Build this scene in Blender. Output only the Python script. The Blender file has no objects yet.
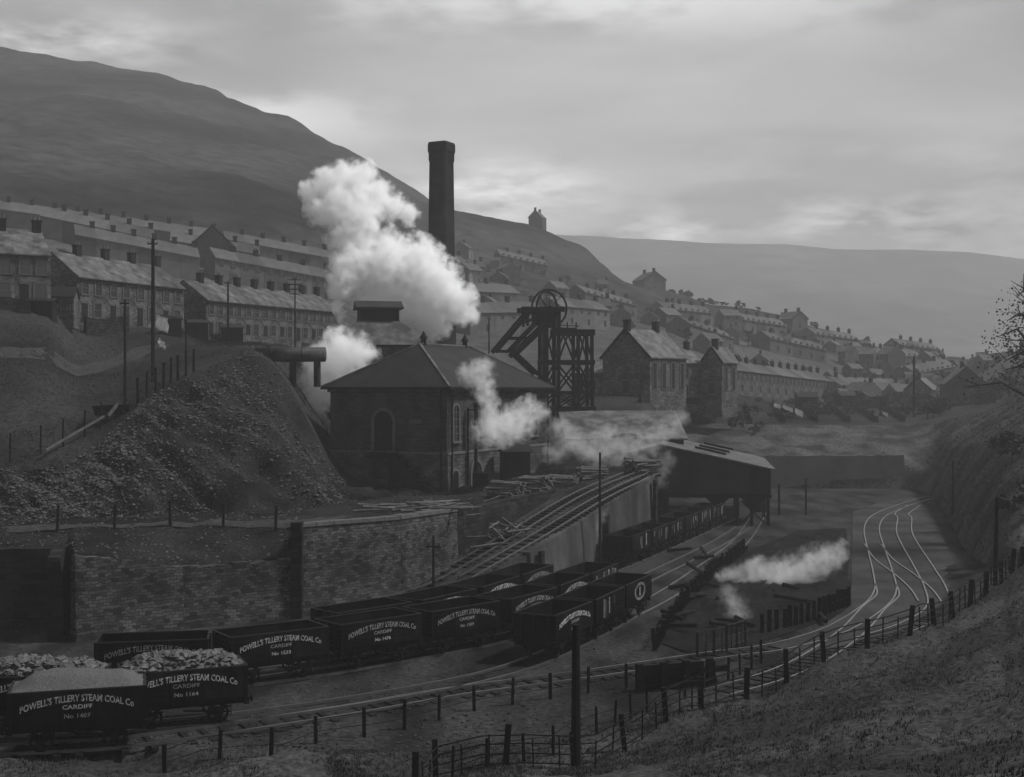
import bpy, bmesh, math, random
from mathutils import Vector, Matrix, noise
from mathutils.bvhtree import BVHTree
random.seed(7)
PI = math.pi
C = bpy.context.scene.collection
SC = bpy.context.scene
F, H0, CX, CY = 1300.0, 14.6, 512.0, 388.0      # focal length in pixels, camera height above the yard
def wx(px, d): return (px - CX) / F * d
def zf(py, d): return H0 + (CY - py) * d / F
def yd(py, z=0.0): return (H0 - z) * F / (py - CY)
def P(px, py, d): return Vector((wx(px, d), d, zf(py, d)))
def G(px, py, z=0.0):
    d = yd(py, z); return Vector((wx(px, d), d, z))

# ------------------------------------------------------------------ materials
def mat(name, v, rough=0.9, var=0.35, scale=3.0, bump=0.0, bscale=None, metal=0.0, spec=0.04, stain=None, coord='Object', rand=0.0):
    m = bpy.data.materials.new(name); m.use_nodes = True
    nt = m.node_tree; N = nt.nodes; L = nt.links
    b = N['Principled BSDF']
    b.inputs['Roughness'].default_value = rough; b.inputs['Metallic'].default_value = metal
    b.inputs['Specular IOR Level'].default_value = spec
    tc = N.new('ShaderNodeTexCoord')
    nz = N.new('ShaderNodeTexNoise'); nz.inputs['Scale'].default_value = scale; nz.inputs['Detail'].default_value = 6; nz.inputs['Roughness'].default_value = .65
    L.new(tc.outputs[coord], nz.inputs['Vector'])
    cr = N.new('ShaderNodeValToRGB')
    lo, hi = v * (1 - var), v * (1 + var)
    cr.color_ramp.elements[0].position = .3; cr.color_ramp.elements[0].color = (lo, lo, lo, 1)
    cr.color_ramp.elements[1].position = .7; cr.color_ramp.elements[1].color = (hi, hi, hi, 1)
    L.new(nz.outputs['Fac'], cr.inputs['Fac'])
    out = cr.outputs['Color']
    if stain:                                            # broad patches of wear or soil
        n2 = N.new('ShaderNodeTexNoise'); n2.inputs['Scale'].default_value = stain[0]; n2.inputs['Detail'].default_value = 5
        mp = N.new('ShaderNodeMapping'); mp.inputs['Scale'].default_value = stain[2] if len(stain) > 2 else (1, 1, 1)
        L.new(tc.outputs[coord], mp.inputs['Vector']); L.new(mp.outputs['Vector'], n2.inputs['Vector'])
        c2 = N.new('ShaderNodeValToRGB'); c2.color_ramp.elements[0].position = .38; c2.color_ramp.elements[1].position = .62
        a = 1 - stain[1]; c2.color_ramp.elements[0].color = (a, a, a, 1); c2.color_ramp.elements[1].color = (1 + stain[1],) * 3 + (1,)
        L.new(n2.outputs['Fac'], c2.inputs['Fac'])
        mx = N.new('ShaderNodeMix'); mx.data_type = 'RGBA'; mx.blend_type = 'MULTIPLY'; mx.inputs[0].default_value = 1
        L.new(out, mx.inputs[6]); L.new(c2.outputs['Color'], mx.inputs[7]); out = mx.outputs[2]
    if rand:                                             # each object a little lighter or darker, as weathered things are
        oi = N.new('ShaderNodeObjectInfo'); rr = N.new('ShaderNodeMapRange'); rr.inputs['To Min'].default_value = 1-rand; rr.inputs['To Max'].default_value = 1+rand*1.4; L.new(oi.outputs['Random'], rr.inputs['Value'])
        vm = N.new('ShaderNodeVectorMath'); vm.operation = 'SCALE'; L.new(out, vm.inputs[0]); L.new(rr.outputs[0], vm.inputs['Scale']); out = vm.outputs[0]
    L.new(out, b.inputs['Base Color'])
    if bump:
        bn = N.new('ShaderNodeTexNoise'); bn.inputs['Scale'].default_value = bscale or scale * 3; bn.inputs['Detail'].default_value = 8
        L.new(tc.outputs[coord], bn.inputs['Vector'])
        bp = N.new('ShaderNodeBump'); bp.inputs['Strength'].default_value = 1; bp.inputs['Distance'].default_value = bump
        L.new(bn.outputs['Fac'], bp.inputs['Height']); L.new(bp.outputs['Normal'], b.inputs['Normal'])
    return m
def stone_mat(name, v, bw=.55, bh=.22, mortar=.5, vary=.5, dist=.06):
    m = bpy.data.materials.new(name); m.use_nodes = True
    nt = m.node_tree; N = nt.nodes; L = nt.links; b = N['Principled BSDF']
    b.inputs['Roughness'].default_value = .95; b.inputs['Specular IOR Level'].default_value = .04
    tc = N.new('ShaderNodeTexCoord'); sp = N.new('ShaderNodeSeparateXYZ'); L.new(tc.outputs['Object'], sp.inputs[0])
    ad = N.new('ShaderNodeMath'); ad.operation = 'ADD'; L.new(sp.outputs['X'], ad.inputs[0]); L.new(sp.outputs['Y'], ad.inputs[1])
    cb = N.new('ShaderNodeCombineXYZ'); L.new(ad.outputs[0], cb.inputs['X']); L.new(sp.outputs['Z'], cb.inputs['Y'])
    wn = N.new('ShaderNodeTexNoise'); wn.inputs['Scale'].default_value = 1.2 if dist < .1 else 2.6; wn.inputs['Detail'].default_value = 4; L.new(tc.outputs['Object'], wn.inputs['Vector'])
    wm = N.new('ShaderNodeMix'); wm.data_type = 'RGBA'; wm.blend_type = 'LINEAR_LIGHT'; wm.inputs[0].default_value = dist
    L.new(cb.outputs[0], wm.inputs[6]); L.new(wn.outputs['Color'], wm.inputs[7])
    br = N.new('ShaderNodeTexBrick'); br.inputs['Scale'].default_value = 1; br.inputs['Brick Width'].default_value = bw
    br.inputs['Row Height'].default_value = bh; br.inputs['Mortar Size'].default_value = .018; br.inputs['Mortar Smooth'].default_value = .4
    br.inputs['Bias'].default_value = 0
    a, c, k = v * (1 - vary), v * (1 + vary), v * mortar
    br.inputs['Color1'].default_value = (a, a, a, 1); br.inputs['Color2'].default_value = (c, c, c, 1); br.inputs['Mortar'].default_value = (k, k, k, 1)
    L.new(wm.outputs[2], br.inputs['Vector'])
    nz = N.new('ShaderNodeTexNoise'); nz.inputs['Scale'].default_value = .5; nz.inputs['Detail'].default_value = 7
    L.new(tc.outputs['Object'], nz.inputs['Vector'])
    cr = N.new('ShaderNodeValToRGB'); cr.color_ramp.elements[0].position = .35; cr.color_ramp.elements[0].color = (.55, .55, .55, 1)
    cr.color_ramp.elements[1].position = .68; cr.color_ramp.elements[1].color = (1.35, 1.35, 1.35, 1); L.new(nz.outputs['Fac'], cr.inputs['Fac'])
    mx = N.new('ShaderNodeMix'); mx.data_type = 'RGBA'; mx.blend_type = 'MULTIPLY'; mx.inputs[0].default_value = 1
    L.new(br.outputs['Color'], mx.inputs[6]); L.new(cr.outputs['Color'], mx.inputs[7]); L.new(mx.outputs[2], b.inputs['Base Color'])
    bp = N.new('ShaderNodeBump'); bp.inputs['Distance'].default_value = .05; bp.invert = True
    L.new(br.outputs['Fac'], bp.inputs['Height']); L.new(bp.outputs['Normal'], b.inputs['Normal'])
    return m
M = dict(
    grass=mat('rough_grass', 0.036, .95, .75, 4, .12, 4, stain=(.16, .35)),
    grass_blade=mat('grass_blades', 0.04, .9, .5, .6),
    yard=mat('ash_ground', 0.021, .9, .7, 3.0, .06, 6, stain=(.3, .6, (1, .4, 1))),
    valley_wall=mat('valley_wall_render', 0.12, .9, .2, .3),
    paint_dim=mat('worn_white_paint', .1, .9, .7, 5, rand=.5),
    far_roof=mat('hazy_slate', 0.065, .7, .3, .5, rand=.25),
    bank=mat('bank_grass', 0.042, .95, .75, 2.5, .12, 4, stain=(.2, .5)),
    hollow=mat('dark_ash', 0.008, .9, .4, 1.5, .06, 5, stain=(.3, .4)),  # ash much darker than the yard ground around it
    ballast=mat('ballast', 0.038, .95, .45, 6, .05, 14, stain=(.25, .25)),
    spoil=mat('spoil', 0.014, .95, .85, 5, .16, 6, stain=(.25, .45)),
    rock=mat('spoil_stone', 0.055, .9, .75, 2.5),
    field=mat('field_grass', 0.019, .95, .7, 2.5, .08, 3, stain=(.07, .45)),
    path=mat('path_earth', 0.034, .95, .4, 1.5, .05, 6),
    hill=mat('hill_grass', 0.05, .95, .5, .3, .4, .3, stain=(.012, .3)),
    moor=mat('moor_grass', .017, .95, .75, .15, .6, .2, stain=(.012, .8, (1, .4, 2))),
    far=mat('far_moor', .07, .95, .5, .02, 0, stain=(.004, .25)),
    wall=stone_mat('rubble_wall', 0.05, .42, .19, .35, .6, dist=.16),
    wall_dark=stone_mat('dark_stone_wall', 0.018, .9, .35),  # stone much darker than the rubble wall
    concrete=mat('rendered_wall', 0.045, .9, .3, .5, .02, 5, stain=(.3, .35, (1, 1, .2))),
    engine=stone_mat('engine_house_stone', 0.045, .5, .2, .7, .35),
    plinth=stone_mat('plinth_stone', 0.06, .8, .34, .5, .45),
    dress=mat('dressed_stone', 0.075, .85, .3, 3),
    dress_dim=mat('sooty_dressed_stone', 0.085, .85, .3, 3),
    slate=mat('slate', 0.012, .55, .3, 1.5, .015, 8, stain=(.5, .25), spec=.12),
    slate_light=mat('pale_slate', 0.055, .6, .3, 1.2, .015, 8, stain=(.6, .4), spec=.15, rand=.3),
    house=stone_mat('house_stone', 0.085, .5, .22, .7, .45),
    house_far=mat('far_house_stone', 0.075, .9, .35, .4, rand=.35),
    brick=stone_mat('chimney_brick', 0.024, .4, .12, .7, .3),
    trim=mat('pale_trim', 0.07, .8, .3, 2),
    glass=mat('dark_pane', .02, .15, .2, 1, spec=.5),
    black=mat('tarred_timber', 0.006, .6, .5, 2.5, .01, 12, spec=.06),
    plank=mat('wagon_plank', 0.004, .6, .5, 1.6, .006, 10, spec=.04, rand=.55, stain=(1.1, .6, (1, 1, .3))),
    dusty=mat('wagon_interior', 0.006, .9, .4, 3),
    iron=mat('black_iron', 0.004, .5, .4, 4, spec=.1),
    paint=mat('white_lettering', 0.23, .9, .75, 7.0, rand=.4),
    steel=mat('worn_rail', .3, .42, .2, 2, metal=1),
    rust=mat('rusty_steel', 0.018, .7, .4, 3),
    sleeper=mat('old_sleeper', 0.014, .9, .5, 3, .02, 12),
    timber=mat('weathered_timber', 0.03, .9, .5, 2.5, .02, 10),
    palet=mat('pale_timber', 0.07, .85, .4, 2.5),
    log=mat('pit_prop', 0.09, .9, .5, 2.2),
    pole=mat('creosoted_pole', 0.012, .8, .4, 2),
    coal=mat('coal_lump', 0.075, .7, .7, 2.2, spec=.15),
    slack=mat('small_coal', 0.085, .9, .45, 14, .04, 25, spec=.06),
    white=mat('white_cloth', .8, .8, .06, 2),
    leaf=mat('leaf', 0.045, .8, .5, .9),
    leaf_far=mat('far_leaf', 0.05, .9, .4, .3),
    bark=mat('bark', 0.04, .9, .4, 3),
    sheet=mat('shed_sheeting', 0.02, .7, .3, .8, .02, 3, stain=(.4, .3, (1, 1, .3))),
    hut=mat('dark_hut', .012, .8, .4, 2),
    boiler=mat('boiler_shell', 0.04, .6, .4, .8, stain=(.5, .4)),
)
# ------------------------------------------------------------------ mesh builder
class MB:
    def __init__(s): s.v = []; s.f = []
    def add(s, vs, fs):
        o = len(s.v); s.v += [tuple(v) for v in vs]; s.f += [tuple(i + o for i in f) for f in fs]; return s
    def hexa(s, p): return s.add(p, [(0,3,2,1),(4,5,6,7),(0,1,5,4),(1,2,6,5),(2,3,7,6),(3,0,4,7)])
    def box(s, x0, x1, y0, y1, z0, z1, m=0.0):       # m shears z along x
        return s.hexa([(x0,y0,z0+m*x0),(x1,y0,z0+m*x1),(x1,y1,z0+m*x1),(x0,y1,z0+m*x0),(x0,y0,z1+m*x0),(x1,y0,z1+m*x1),(x1,y1,z1+m*x1),(x0,y1,z1+m*x0)])
    def bar(s, a, b, w, h=None, up=(0, 0, 1)):
        a, b = Vector(a), Vector(b); h = h or w; d = (b - a)
        if d.length < 1e-6: return s
        d.normalize(); u = Vector(up)
        if abs(d.dot(u)) > .98: u = Vector((0, 1, 0)) if abs(d.y) < .9 else Vector((1, 0, 0))
        r = d.cross(u).normalized() * w / 2; u = r.cross(d).normalized() * h / 2
        return s.hexa([a-r-u, a+r-u, a+r+u, a-r+u, b-r-u, b+r-u, b+r+u, b-r+u])
    def tube(s, a, b, r0, r1=None, n=8, caps=True):
        a, b = Vector(a), Vector(b); r1 = r0 if r1 is None else r1; d = (b - a).normalized()
        u = d.orthogonal().normalized(); w = d.cross(u); vs = []
        for c, r in ((a, r0), (b, r1)):
            for k in range(n): t = 2*PI*k/n; vs.append(c + (u*math.cos(t) + w*math.sin(t))*r)
        fs = [(k, (k+1) % n, n+(k+1) % n, n+k) for k in range(n)]
        if caps: fs += [tuple(range(n-1, -1, -1)), tuple(range(n, 2*n))]
        return s.add(vs, fs)
    def prism(s, pts, o, ux, uy, t):                  # polygon in the plane o + x*ux + y*uy, extruded by the vector t
        o, ux, uy, t = Vector(o), Vector(ux), Vector(uy), Vector(t); n = len(pts)
        vs = [o + ux*x + uy*y for x, y in pts]; vs += [v + t for v in vs]
        return s.add(vs, [tuple(range(n-1, -1, -1)), tuple(range(n, 2*n))] + [(k, (k+1) % n, n+(k+1) % n, n+k) for k in range(n)])
    def ring(s, po, pi_, o, ux, uy, t, closed=True):  # frame between an outer and an inner outline
        o, ux, uy, t = Vector(o), Vector(ux), Vector(uy), Vector(t); n = len(po)
        A = [o+ux*x+uy*y for x, y in po]; B = [o+ux*x+uy*y for x, y in pi_]
        vs = A + B + [v+t for v in A] + [v+t for v in B]; fs = []
        for k in range(n if closed else n-1):
            j = (k+1) % n
            fs += [(2*n+k, 2*n+j, 3*n+j, 3*n+k), (k, j, 2*n+j, 2*n+k), (n+j, n+k, 3*n+k, 3*n+j), (j, k, n+k, n+j)]
        return s.add(vs, fs)
    def torus(s, c, ax, R, r, n=28, k=6):
        ax = Vector(ax).normalized(); u = ax.orthogonal().normalized(); w = ax.cross(u); c = Vector(c); vs = []; fs = []
        for i in range(n):
            t = 2*PI*i/n; d = u*math.cos(t) + w*math.sin(t)
            for j in range(k): q = 2*PI*j/k; vs.append(c + d*(R + r*math.cos(q)) + ax*r*math.sin(q))
        for i in range(n):
            for j in range(k):
                a, b = i*k+j, i*k+(j+1) % k; e, f = ((i+1) % n)*k+j, ((i+1) % n)*k+(j+1) % k; fs.append((a, e, f, b))
        return s.add(vs, fs)
    def lump(s, c, r, sq=1.0, rnd=random):
        c = Vector(c); b = [(1,0,0),(-1,0,0),(0,1,0),(0,-1,0),(0,0,1),(0,0,-1)]
        R = Matrix.Rotation(rnd.uniform(0, 6), 3, 'Z') @ Matrix.Rotation(rnd.uniform(-.6, .6), 3, 'X')
        vs = []
        for x, y, z in b:
            q = R @ Vector((x*rnd.uniform(.7, 1.3), y*rnd.uniform(.7, 1.3), z*sq*rnd.uniform(.7, 1.2))); vs.append(c + q*r)
        return s.add(vs, [(0,2,4),(2,1,4),(1,3,4),(3,0,4),(2,0,5),(1,2,5),(3,1,5),(0,3,5)])
    def build(s, name, material, parent=None, smooth=False):
        me = bpy.data.meshes.new(name); me.from_pydata(s.v, [], s.f); me.materials.append(material); me.update()
        if smooth: me.shade_smooth()
        o = bpy.data.objects.new(name, me); C.objects.link(o)
        if parent: o.parent = parent
        return o
def tag(o, label=None, cat=None, group=None, kind=None):
    if label: o['label'] = label
    if cat: o['category'] = cat
    if group: o['group'] = group
    if kind: o['kind'] = kind
    return o
def empty(name, loc, rz=0.0, label=None, cat=None, group=None):
    o = bpy.data.objects.new(name, None); C.objects.link(o); o.location = loc; o.rotation_euler = (0, 0, rz)
    o.empty_display_size = .2
    return tag(o, label, cat, group)
def kids(o): return [c for c in bpy.data.objects if c.parent == o]
def copy_tree(o, tree):
    c = o.copy(); C.objects.link(c)
    for ch, sub in tree:
        k = copy_tree(ch, sub); k.parent = c
    return c
def tree_of(o): return [(c, tree_of(c)) for c in o.children]
ORD = ['first', 'second', 'third', 'fourth', 'fifth', 'sixth', 'seventh', 'eighth', 'ninth', 'tenth', 'eleventh', 'twelfth', 'thirteenth', 'fourteenth', 'fifteenth', 'sixteenth', 'seventeenth', 'eighteenth', 'nineteenth', 'twentieth']

# ------------------------------------------------------------------ the ground: lines of the land from near to far, lofted
def Z(py, d): return (d, zf(py, d))
def Yd(py, z): return (yd(py, z), z)
LN = {}
LN['A'] = {-500: (6, 12.2), 1500: (6, 12.2)}
LN['A2'] = {-500: (20, 7.4), 575: (20, 7.4), 750: (20, 7.9), 900: (20, 8.0), 1024: (20, 8.3), 1250: (20, 10), 1500: (20, 11)}
LN['B'] = {-500: (48, 0), 300: (48, 0), 450: (47, .2), 600: (46, .75), 750: (40, 2.5), 900: (34, 4.3), 1024: (30, 5.5), 1250: (28, 8), 1500: (28, 11)}
LN['F'] = {-500: (52, 0), 300: (50.5, 0), 410: Yd(775, .05), 575: Yd(765, .1), 646: Yd(740, .2), 707: Yd(715, .3), 758: Yd(700, .5), 838: Yd(660, 1.5), 909: Yd(640, 2),
           943: Yd(625, 2.2), 1003: Yd(585, 3), 1024: Yd(563, 3.6), 1250: (95, 9), 1500: (110, 18)}
LN['G'] = {-500: (56, 0), 300: (53, 0), 410: (52, 0), 575: (54, 0), 646: (57, 0), 758: (62, 0), 838: (68, 0), 909: (74, 0), 943: (84, 0), 975: (101, .2), 1003: (84, 2.2), 1024: (86, 3.2), 1250: (140, 12), 1500: (150, 22)}
LN['H'] = {-500: (80, 0), 0: (84, 0), 68: (83, 0), 75: (75.3, 0), 295: (82.9, 0), 300: (83.4, 0), 400: (86.5, 0), 440: (89, 0), 480: (91, 0), 530: (94, 0), 655: (121, 0), 664: (190, 0), 905: (190, 0), 925: (182, 0), 938: (168, 0), 948: (140, 0), 957: (124, 0), 975: (106, 0), 1003: (90, 2), 1024: (91, 3), 1250: (145, 13), 1500: (160, 24)}
LN['Hr'] = {-500: (80.1, 0), 0: (84.1, 0), 68: (83.1, 0), 75: (75.4, 0), 295: (83, 0), 300: (83.5, 0), 400: (86.6, .4), 440: (89.1, .7), 480: (91.1, 1.6), 530: (94.1, 2.6), 590: (106.7, 4.6), 655: (121.1, 6.4), 664: (190.1, 0), 905: (190.1, 0), 925: (182.2, .1), 938: (168.3, .1), 948: (140.4, .1), 957: (124.4, .1), 975: (106.5, .1), 1003: (90.5, 2.1), 1024: (91.5, 3.1), 1250: (145.5, 13), 1500: (160.5, 24)}
LN['I1'] = {-500: (80.2, 0), 0: (84.2, 0), 68: (83.2, 0), 75: (75.5, 0), 295: (83.1, 0), 300: (83.6, 0), 400: (89, .6), 440: (93, 1.4), 457: (95, 1.9), 512: (104, 3.8), 560: (114, 5.4), 600: (120, 6.2), 655: (128, 6.6), 664: (190.2, 0), 905: (190.2, 0), 925: (182.4, .2), 938: (168.6, .2), 948: (140.8, .2), 957: (125, .2), 975: (107, .2), 1003: (91, 2.2), 1024: (92, 3.2), 1250: (146, 13.2), 1500: (161, 24)}
LN['I2'] = {-500: (80.6, 4), 0: (84.6, 4), 68: (83.6, 4.4), 75: (75.9, 4.8), 120: (77.5, 4.3), 180: (79.6, 3.6), 240: (81.6, 3.3), 293: (83.4, 3.45), 299: (83.9, 5.6), 400: (89.4, 5.6), 457: (95.4, 5.55), 512: (104.4, 5.5), 560: (114.4, 5.7), 600: (121, 6.3), 655: (129, 6.7), 664: (190.6, 4.8), 905: (190.8, 4.8), 925: (190, 2.8), 938: (180, 2.2), 948: (152, 1.8), 957: (135, 1.8), 975: (114, 1.7), 1003: (100, 3.6), 1024: (100, 4.8), 1250: (155, 16), 1500: (170, 28)}
LN['J'] = {-500: (88, 4.8), 0: (88, 5), 150: (89, 5.2), 300: (88.5, 5.6), 400: (92, 5.6), 457: (99, 5.55), 512: (107, 5.5), 560: (116, 5.7), 655: (131, 7), 664: (195, 5.5), 915: (196, 5.2), 938: (192, 4.6), 952: (160, 4.4), 975: (131, 4.6), 1003: (119, 6.5), 1024: (118, 8), 1250: (180, 22), 1500: (200, 34)}
LN['K'] = {-500: (91, 5.2), 0: (91, 5.4), 150: (92.6, 5.5), 300: (95, 5.7), 345: (102, 5.6), 400: (110, 5.5), 457: (112, 5.4), 560: (125, 6), 655: (138, 8), 664: (203, 7), 915: (206, 7), 938: (202, 6.8), 952: (180, 7), 975: (154, 7.6), 1003: (144, 9.6), 1024: (142, 11), 1250: (220, 30), 1500: (240, 42)}
LN['M'] = {-500: (97, 8), 0: Z(470, 97.5), 50: Z(468, 98), 75: Z(459, 99.5), 100: Z(443, 102), 130: Z(413, 106), 150: Z(396, 109), 180: Z(381, 112), 225: Z(362, 117), 252: Z(352, 120), 265: Z(356, 121), 279: Z(368, 121), 292: Z(389, 121), 306: Z(415, 120), 321: Z(447, 119), 336: Z(479, 117), 350: (120, 5.6), 457: (125, 5.5), 550: (140, 6.6), 600: Z(440, 146), 655: Z(436, 150), 664: (215, 9), 800: (215, 8.5), 915: (220, 8.5), 975: (200, 10.5), 1003: (195, 12), 1024: (195, 14), 1250: (280, 40), 1500: (300, 50)}
LN['N'] = {-500: (128, 23.8), 0: (134, 23.6), 50: (138, 23.4), 78: (151, 22.4), 187: (168, 22.2), 207: (171, 21.3), 338: (202, 21.4), 370: (200, 17), 400: (190, 15.5), 480: (185, 13), 560: Z(412, 168), 600: (182, 13.4), 640: (184, 13.5), 680: (200, 13.4), 702: (206, 13.2), 716: (216, 13), 725: (262, 13.5), 832: (318, 11.1), 905: (348, 10.2), 1000: (330, 11.5), 1024: (300, 17), 1250: (360, 45), 1500: (380, 60)}
LN['N2'] = {k: (d + 11, z + .4) for k, (d, z) in LN['N'].items()}
LN['O'] = {-500: Z(215, 285), 0: Z(224, 285), 100: Z(238, 292), 200: Z(251, 298), 330: Z(273, 303), 430: Z(298, 325), 550: Z(302, 345), 600: Z(310, 350), 700: Z(333, 370), 800: Z(350, 400), 900: Z(360, 430), 1024: Z(366, 430), 1250: Z(330, 450), 1500: Z(300, 460)}
LN['P'] = {-500: Z(75, 800), -200: Z(58, 780), 0: Z(47, 760), 60: Z(54, 755), 100: Z(62, 750), 150: Z(70, 745), 200: Z(84, 735), 250: Z(104, 715), 300: Z(122, 690), 350: Z(151, 665), 390: Z(179, 650), 430: Z(199, 640), 500: Z(218, 607), 540: Z(234, 585), 580: Z(252, 560), 625: Z(279, 520), 670: Z(297, 490), 720: Z(311, 480), 780: Z(322, 480), 850: Z(340, 490), 900: Z(352, 500), 1024: Z(360, 520), 1250: Z(320, 560), 1500: Z(290, 600)}
LN['Q'] = {k: (d + 230, max(12, z - 90)) for k, (d, z) in LN['P'].items()}
LN['R0'] = {-500: (1200, 20), 1500: (1200, 20)}
LN['R'] = {-500: Z(200, 2000), 400: Z(230, 2000), 550: Z(236, 2000), 640: Z(240, 2000), 700: Z(241.5, 2000), 850: Z(247, 2000), 1000: Z(254, 2000), 1024: Z(257, 2000), 1250: Z(275, 2000), 1500: Z(285, 2000)}
LN['S'] = {k: (2200, z - 90) for k, (d, z) in LN['R'].items()}
def ev(line, px):
    T = LN[line]; ks = sorted(T)
    if px <= ks[0]: return T[ks[0]]
    for a, b in zip(ks, ks[1:]):
        if px <= b:
            t = (px - a) / (b - a); return (T[a][0]*(1-t) + T[b][0]*t, T[a][1]*(1-t) + T[b][1]*t)
    return T[ks[-1]]
# smooth the free lines (not the walls) so the land rolls
def smooth_line(name, w):
    src = dict(LN[name]); out = {}
    for px in range(-500, 1501, 10):
        s = [ev(name, px + k*w/4) for k in range(-4, 5)]; out[px] = (sum(q[0] for q in s)/9, sum(q[1] for q in s)/9)
    LN[name] = out
def smooth_right(name, w):
    src = {k: v for k, v in LN[name].items() if k < 905}; out = {}
    for px in range(905, 1501, 5):
        s = [ev(name, max(900, px + k*w/4)) for k in range(-4, 5)]; out[px] = (sum(q[0] for q in s)/9, sum(q[1] for q in s)/9)
    LN[name] = {**src, **out}
for nm, w in (('A2', 60), ('B', 60), ('G', 30), ('M', 12), ('O', 60), ('P', 24), ('R', 60), ('Q', 60), ('S', 60)): smooth_line(nm, w)
for nm in ('H', 'Hr', 'I1', 'I2', 'J', 'K'): smooth_right(nm, 12)
TERR = []
PXS = sorted(set([-1700 + 20*i for i in range(0, 60)] + [1520 + 20*i for i in range(0, 70)] + [-500 + 4*i for i in range(0, 501)] + [69, 71, 73, 74.9, 75.1, 293.1, 294, 295, 296, 298, 299, 301, 655, 657, 659, 661, 663, 664, 665]))
def loft(name, lines, subs, material, amp=0.0, nscale=.3, stretch=1.0, step=1, smooth=True, gully=0.0, rng=(-500, 1500)):
    vs, fs = [], []; rows = []
    cols = [p for p in PXS if rng[0] <= p <= rng[1]]
    for li in range(len(lines) - 1):
        for k in range(subs[li]): rows.append((lines[li], lines[li+1], k / subs[li]))
    rows.append((lines[-2], lines[-1], 1.0)); n = len(rows)
    for px in cols:
        for i, (a, b, t) in enumerate(rows):
            da, za = ev(a, px); db, zb = ev(b, px); d = da + (db-da)*t; z = za + (zb-za)*t; x = wx(px, d)
            if amp:
                e = min(1, i/2, (n-1-i)/2)
                z += e*amp*(noise.fractal(Vector((x*nscale*stretch, d*nscale, 3.7)), 1.0, 2.0, 5))
            if gully: z -= gully*min(1, i/3, (n-1-i)/3)*abs(noise.fractal(Vector(((x+1.1*d)*.22, d*.03-x*.02, 1.3)), 1.0, 2.0, 4))
            vs.append((x, d, z))
    for c in range(len(cols) - 1):
        for r in range(n - 1):
            a = c*n + r; fs.append((a, a+n, a+n+1, a+1))
    me = bpy.data.meshes.new(name); me.from_pydata(vs, [], fs); me.materials.append(material)
    if smooth: me.shade_smooth()
    o = bpy.data.objects.new(name, me); C.objects.link(o); o['kind'] = 'structure'
    TERR.append((vs, fs)); return o
loft('foreground_bank', ['A', 'A2', 'B', 'F', 'G'], [6, 22, 26, 10], M['grass'], .62, .26, .7, rng=(-1700, 2900))
loft('yard_ground', ['G', 'H'], [70], M['yard'], .05, .5)
loft('incline_ground', ['H', 'Hr', 'I1'], [1, 6], M['yard'], .0)
loft('bank_ground', ['I1', 'I2', 'J', 'K'], [1, 6, 6], M['spoil'], .22, .5, rng=(-500, 664))
loft('valley_bank', ['I1', 'I2', 'J', 'K', 'M'], [4, 10, 10, 16], M['bank'], .5, .3, rng=(664, 1500))
loft('spoil_slope', ['K', 'M'], [40], M['spoil'], .6, .4, 1.0, gully=1.9, rng=(-500, 664))
loft('field_ground', ['M', 'N', 'N2'], [34, 4], M['field'], .45, .16)
loft('hillside', ['N2', 'O'], [30], M['hill'], 1.0, .06)
loft('mountain', ['O', 'P', 'Q'], [60, 8], M['moor'], 5.0, .018)
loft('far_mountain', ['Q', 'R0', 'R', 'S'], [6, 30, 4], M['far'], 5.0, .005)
gs = MB(); gs.add([(-1800, -60, -4), (1800, -60, -4), (1800, 2250, -4), (-1800, 2250, -4)], [(0, 1, 2, 3)])
tag(gs.build('ground', M['hill']), kind='structure')
gs = MB(); nx, ny = 40, 26; vs = []
for i in range(nx+1):
    for j in range(ny+1): x, y = -36+72*i/nx, -44+51*j/ny; vs.append((x, y, 12.0-.04*abs(x)+.3*noise.fractal(Vector((x*.2, y*.2, 8)), 1, 2, 4)-max(0, y-2)*.08))
gs.add(vs, [(i*(ny+1)+j, (i+1)*(ny+1)+j, (i+1)*(ny+1)+j+1, i*(ny+1)+j+1) for i in range(nx) for j in range(ny)]); tag(gs.build('hillside_crest', M['grass'], smooth=True), kind='structure')
_v, _f = [], []
for v, f in TERR: o_ = len(_v); _v += v; _f += [tuple(i+o_ for i in q) for q in f]
BVH = BVHTree.FromPolygons(_v, _f)
def gz(x, y, default=0.0):
    h = BVH.ray_cast(Vector((x, y, 600)), Vector((0, 0, -1)))
    return h[0].z if h[0] else default
def onray(px, d): x = wx(px, d); return Vector((x, d, gz(x, d)))
# pale path across the left field and dark hollow among the sidings: thin sheets lying on the land
def strip(name, pts, w, material, lift=.03, kind='structure', n=6):
    m = MB(); P2 = []
    for a, b in zip(pts, pts[1:]):
        for k in range(n): P2.append(Vector(a).lerp(Vector(b), k/n))
    P2.append(Vector(pts[-1])); vs = []; W = 4
    for i, p in enumerate(P2):
        t = (P2[min(i+1, len(P2)-1)] - P2[max(i-1, 0)]); t.z = 0; t.normalize(); r = Vector((t.y, -t.x, 0))
        for k in range(W+1):
            q = p + r*w*(k/W - .5)*random.uniform(.9, 1.1); vs.append((q.x, q.y, gz(q.x, q.y) + lift))
    fs = [(i*(W+1)+k, (i+1)*(W+1)+k, (i+1)*(W+1)+k+1, i*(W+1)+k+1) for i in range(len(P2)-1) for k in range(W)]
    m.add(vs, fs); return tag(m.build(name, material, smooth=True), kind=kind)
strip('field_path', [onray(-40, 118), onray(40, 122), onray(90, 128), onray(125, 135), onray(160, 146)], 3.0, M['path'], .05)
strip('wall_path', [onray(-20, 88), onray(75, 88.6), onray(150, 89), onray(230, 88.8), onray(300, 88), onray(350, 91)], 1.3, M['path'], .05)
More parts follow.
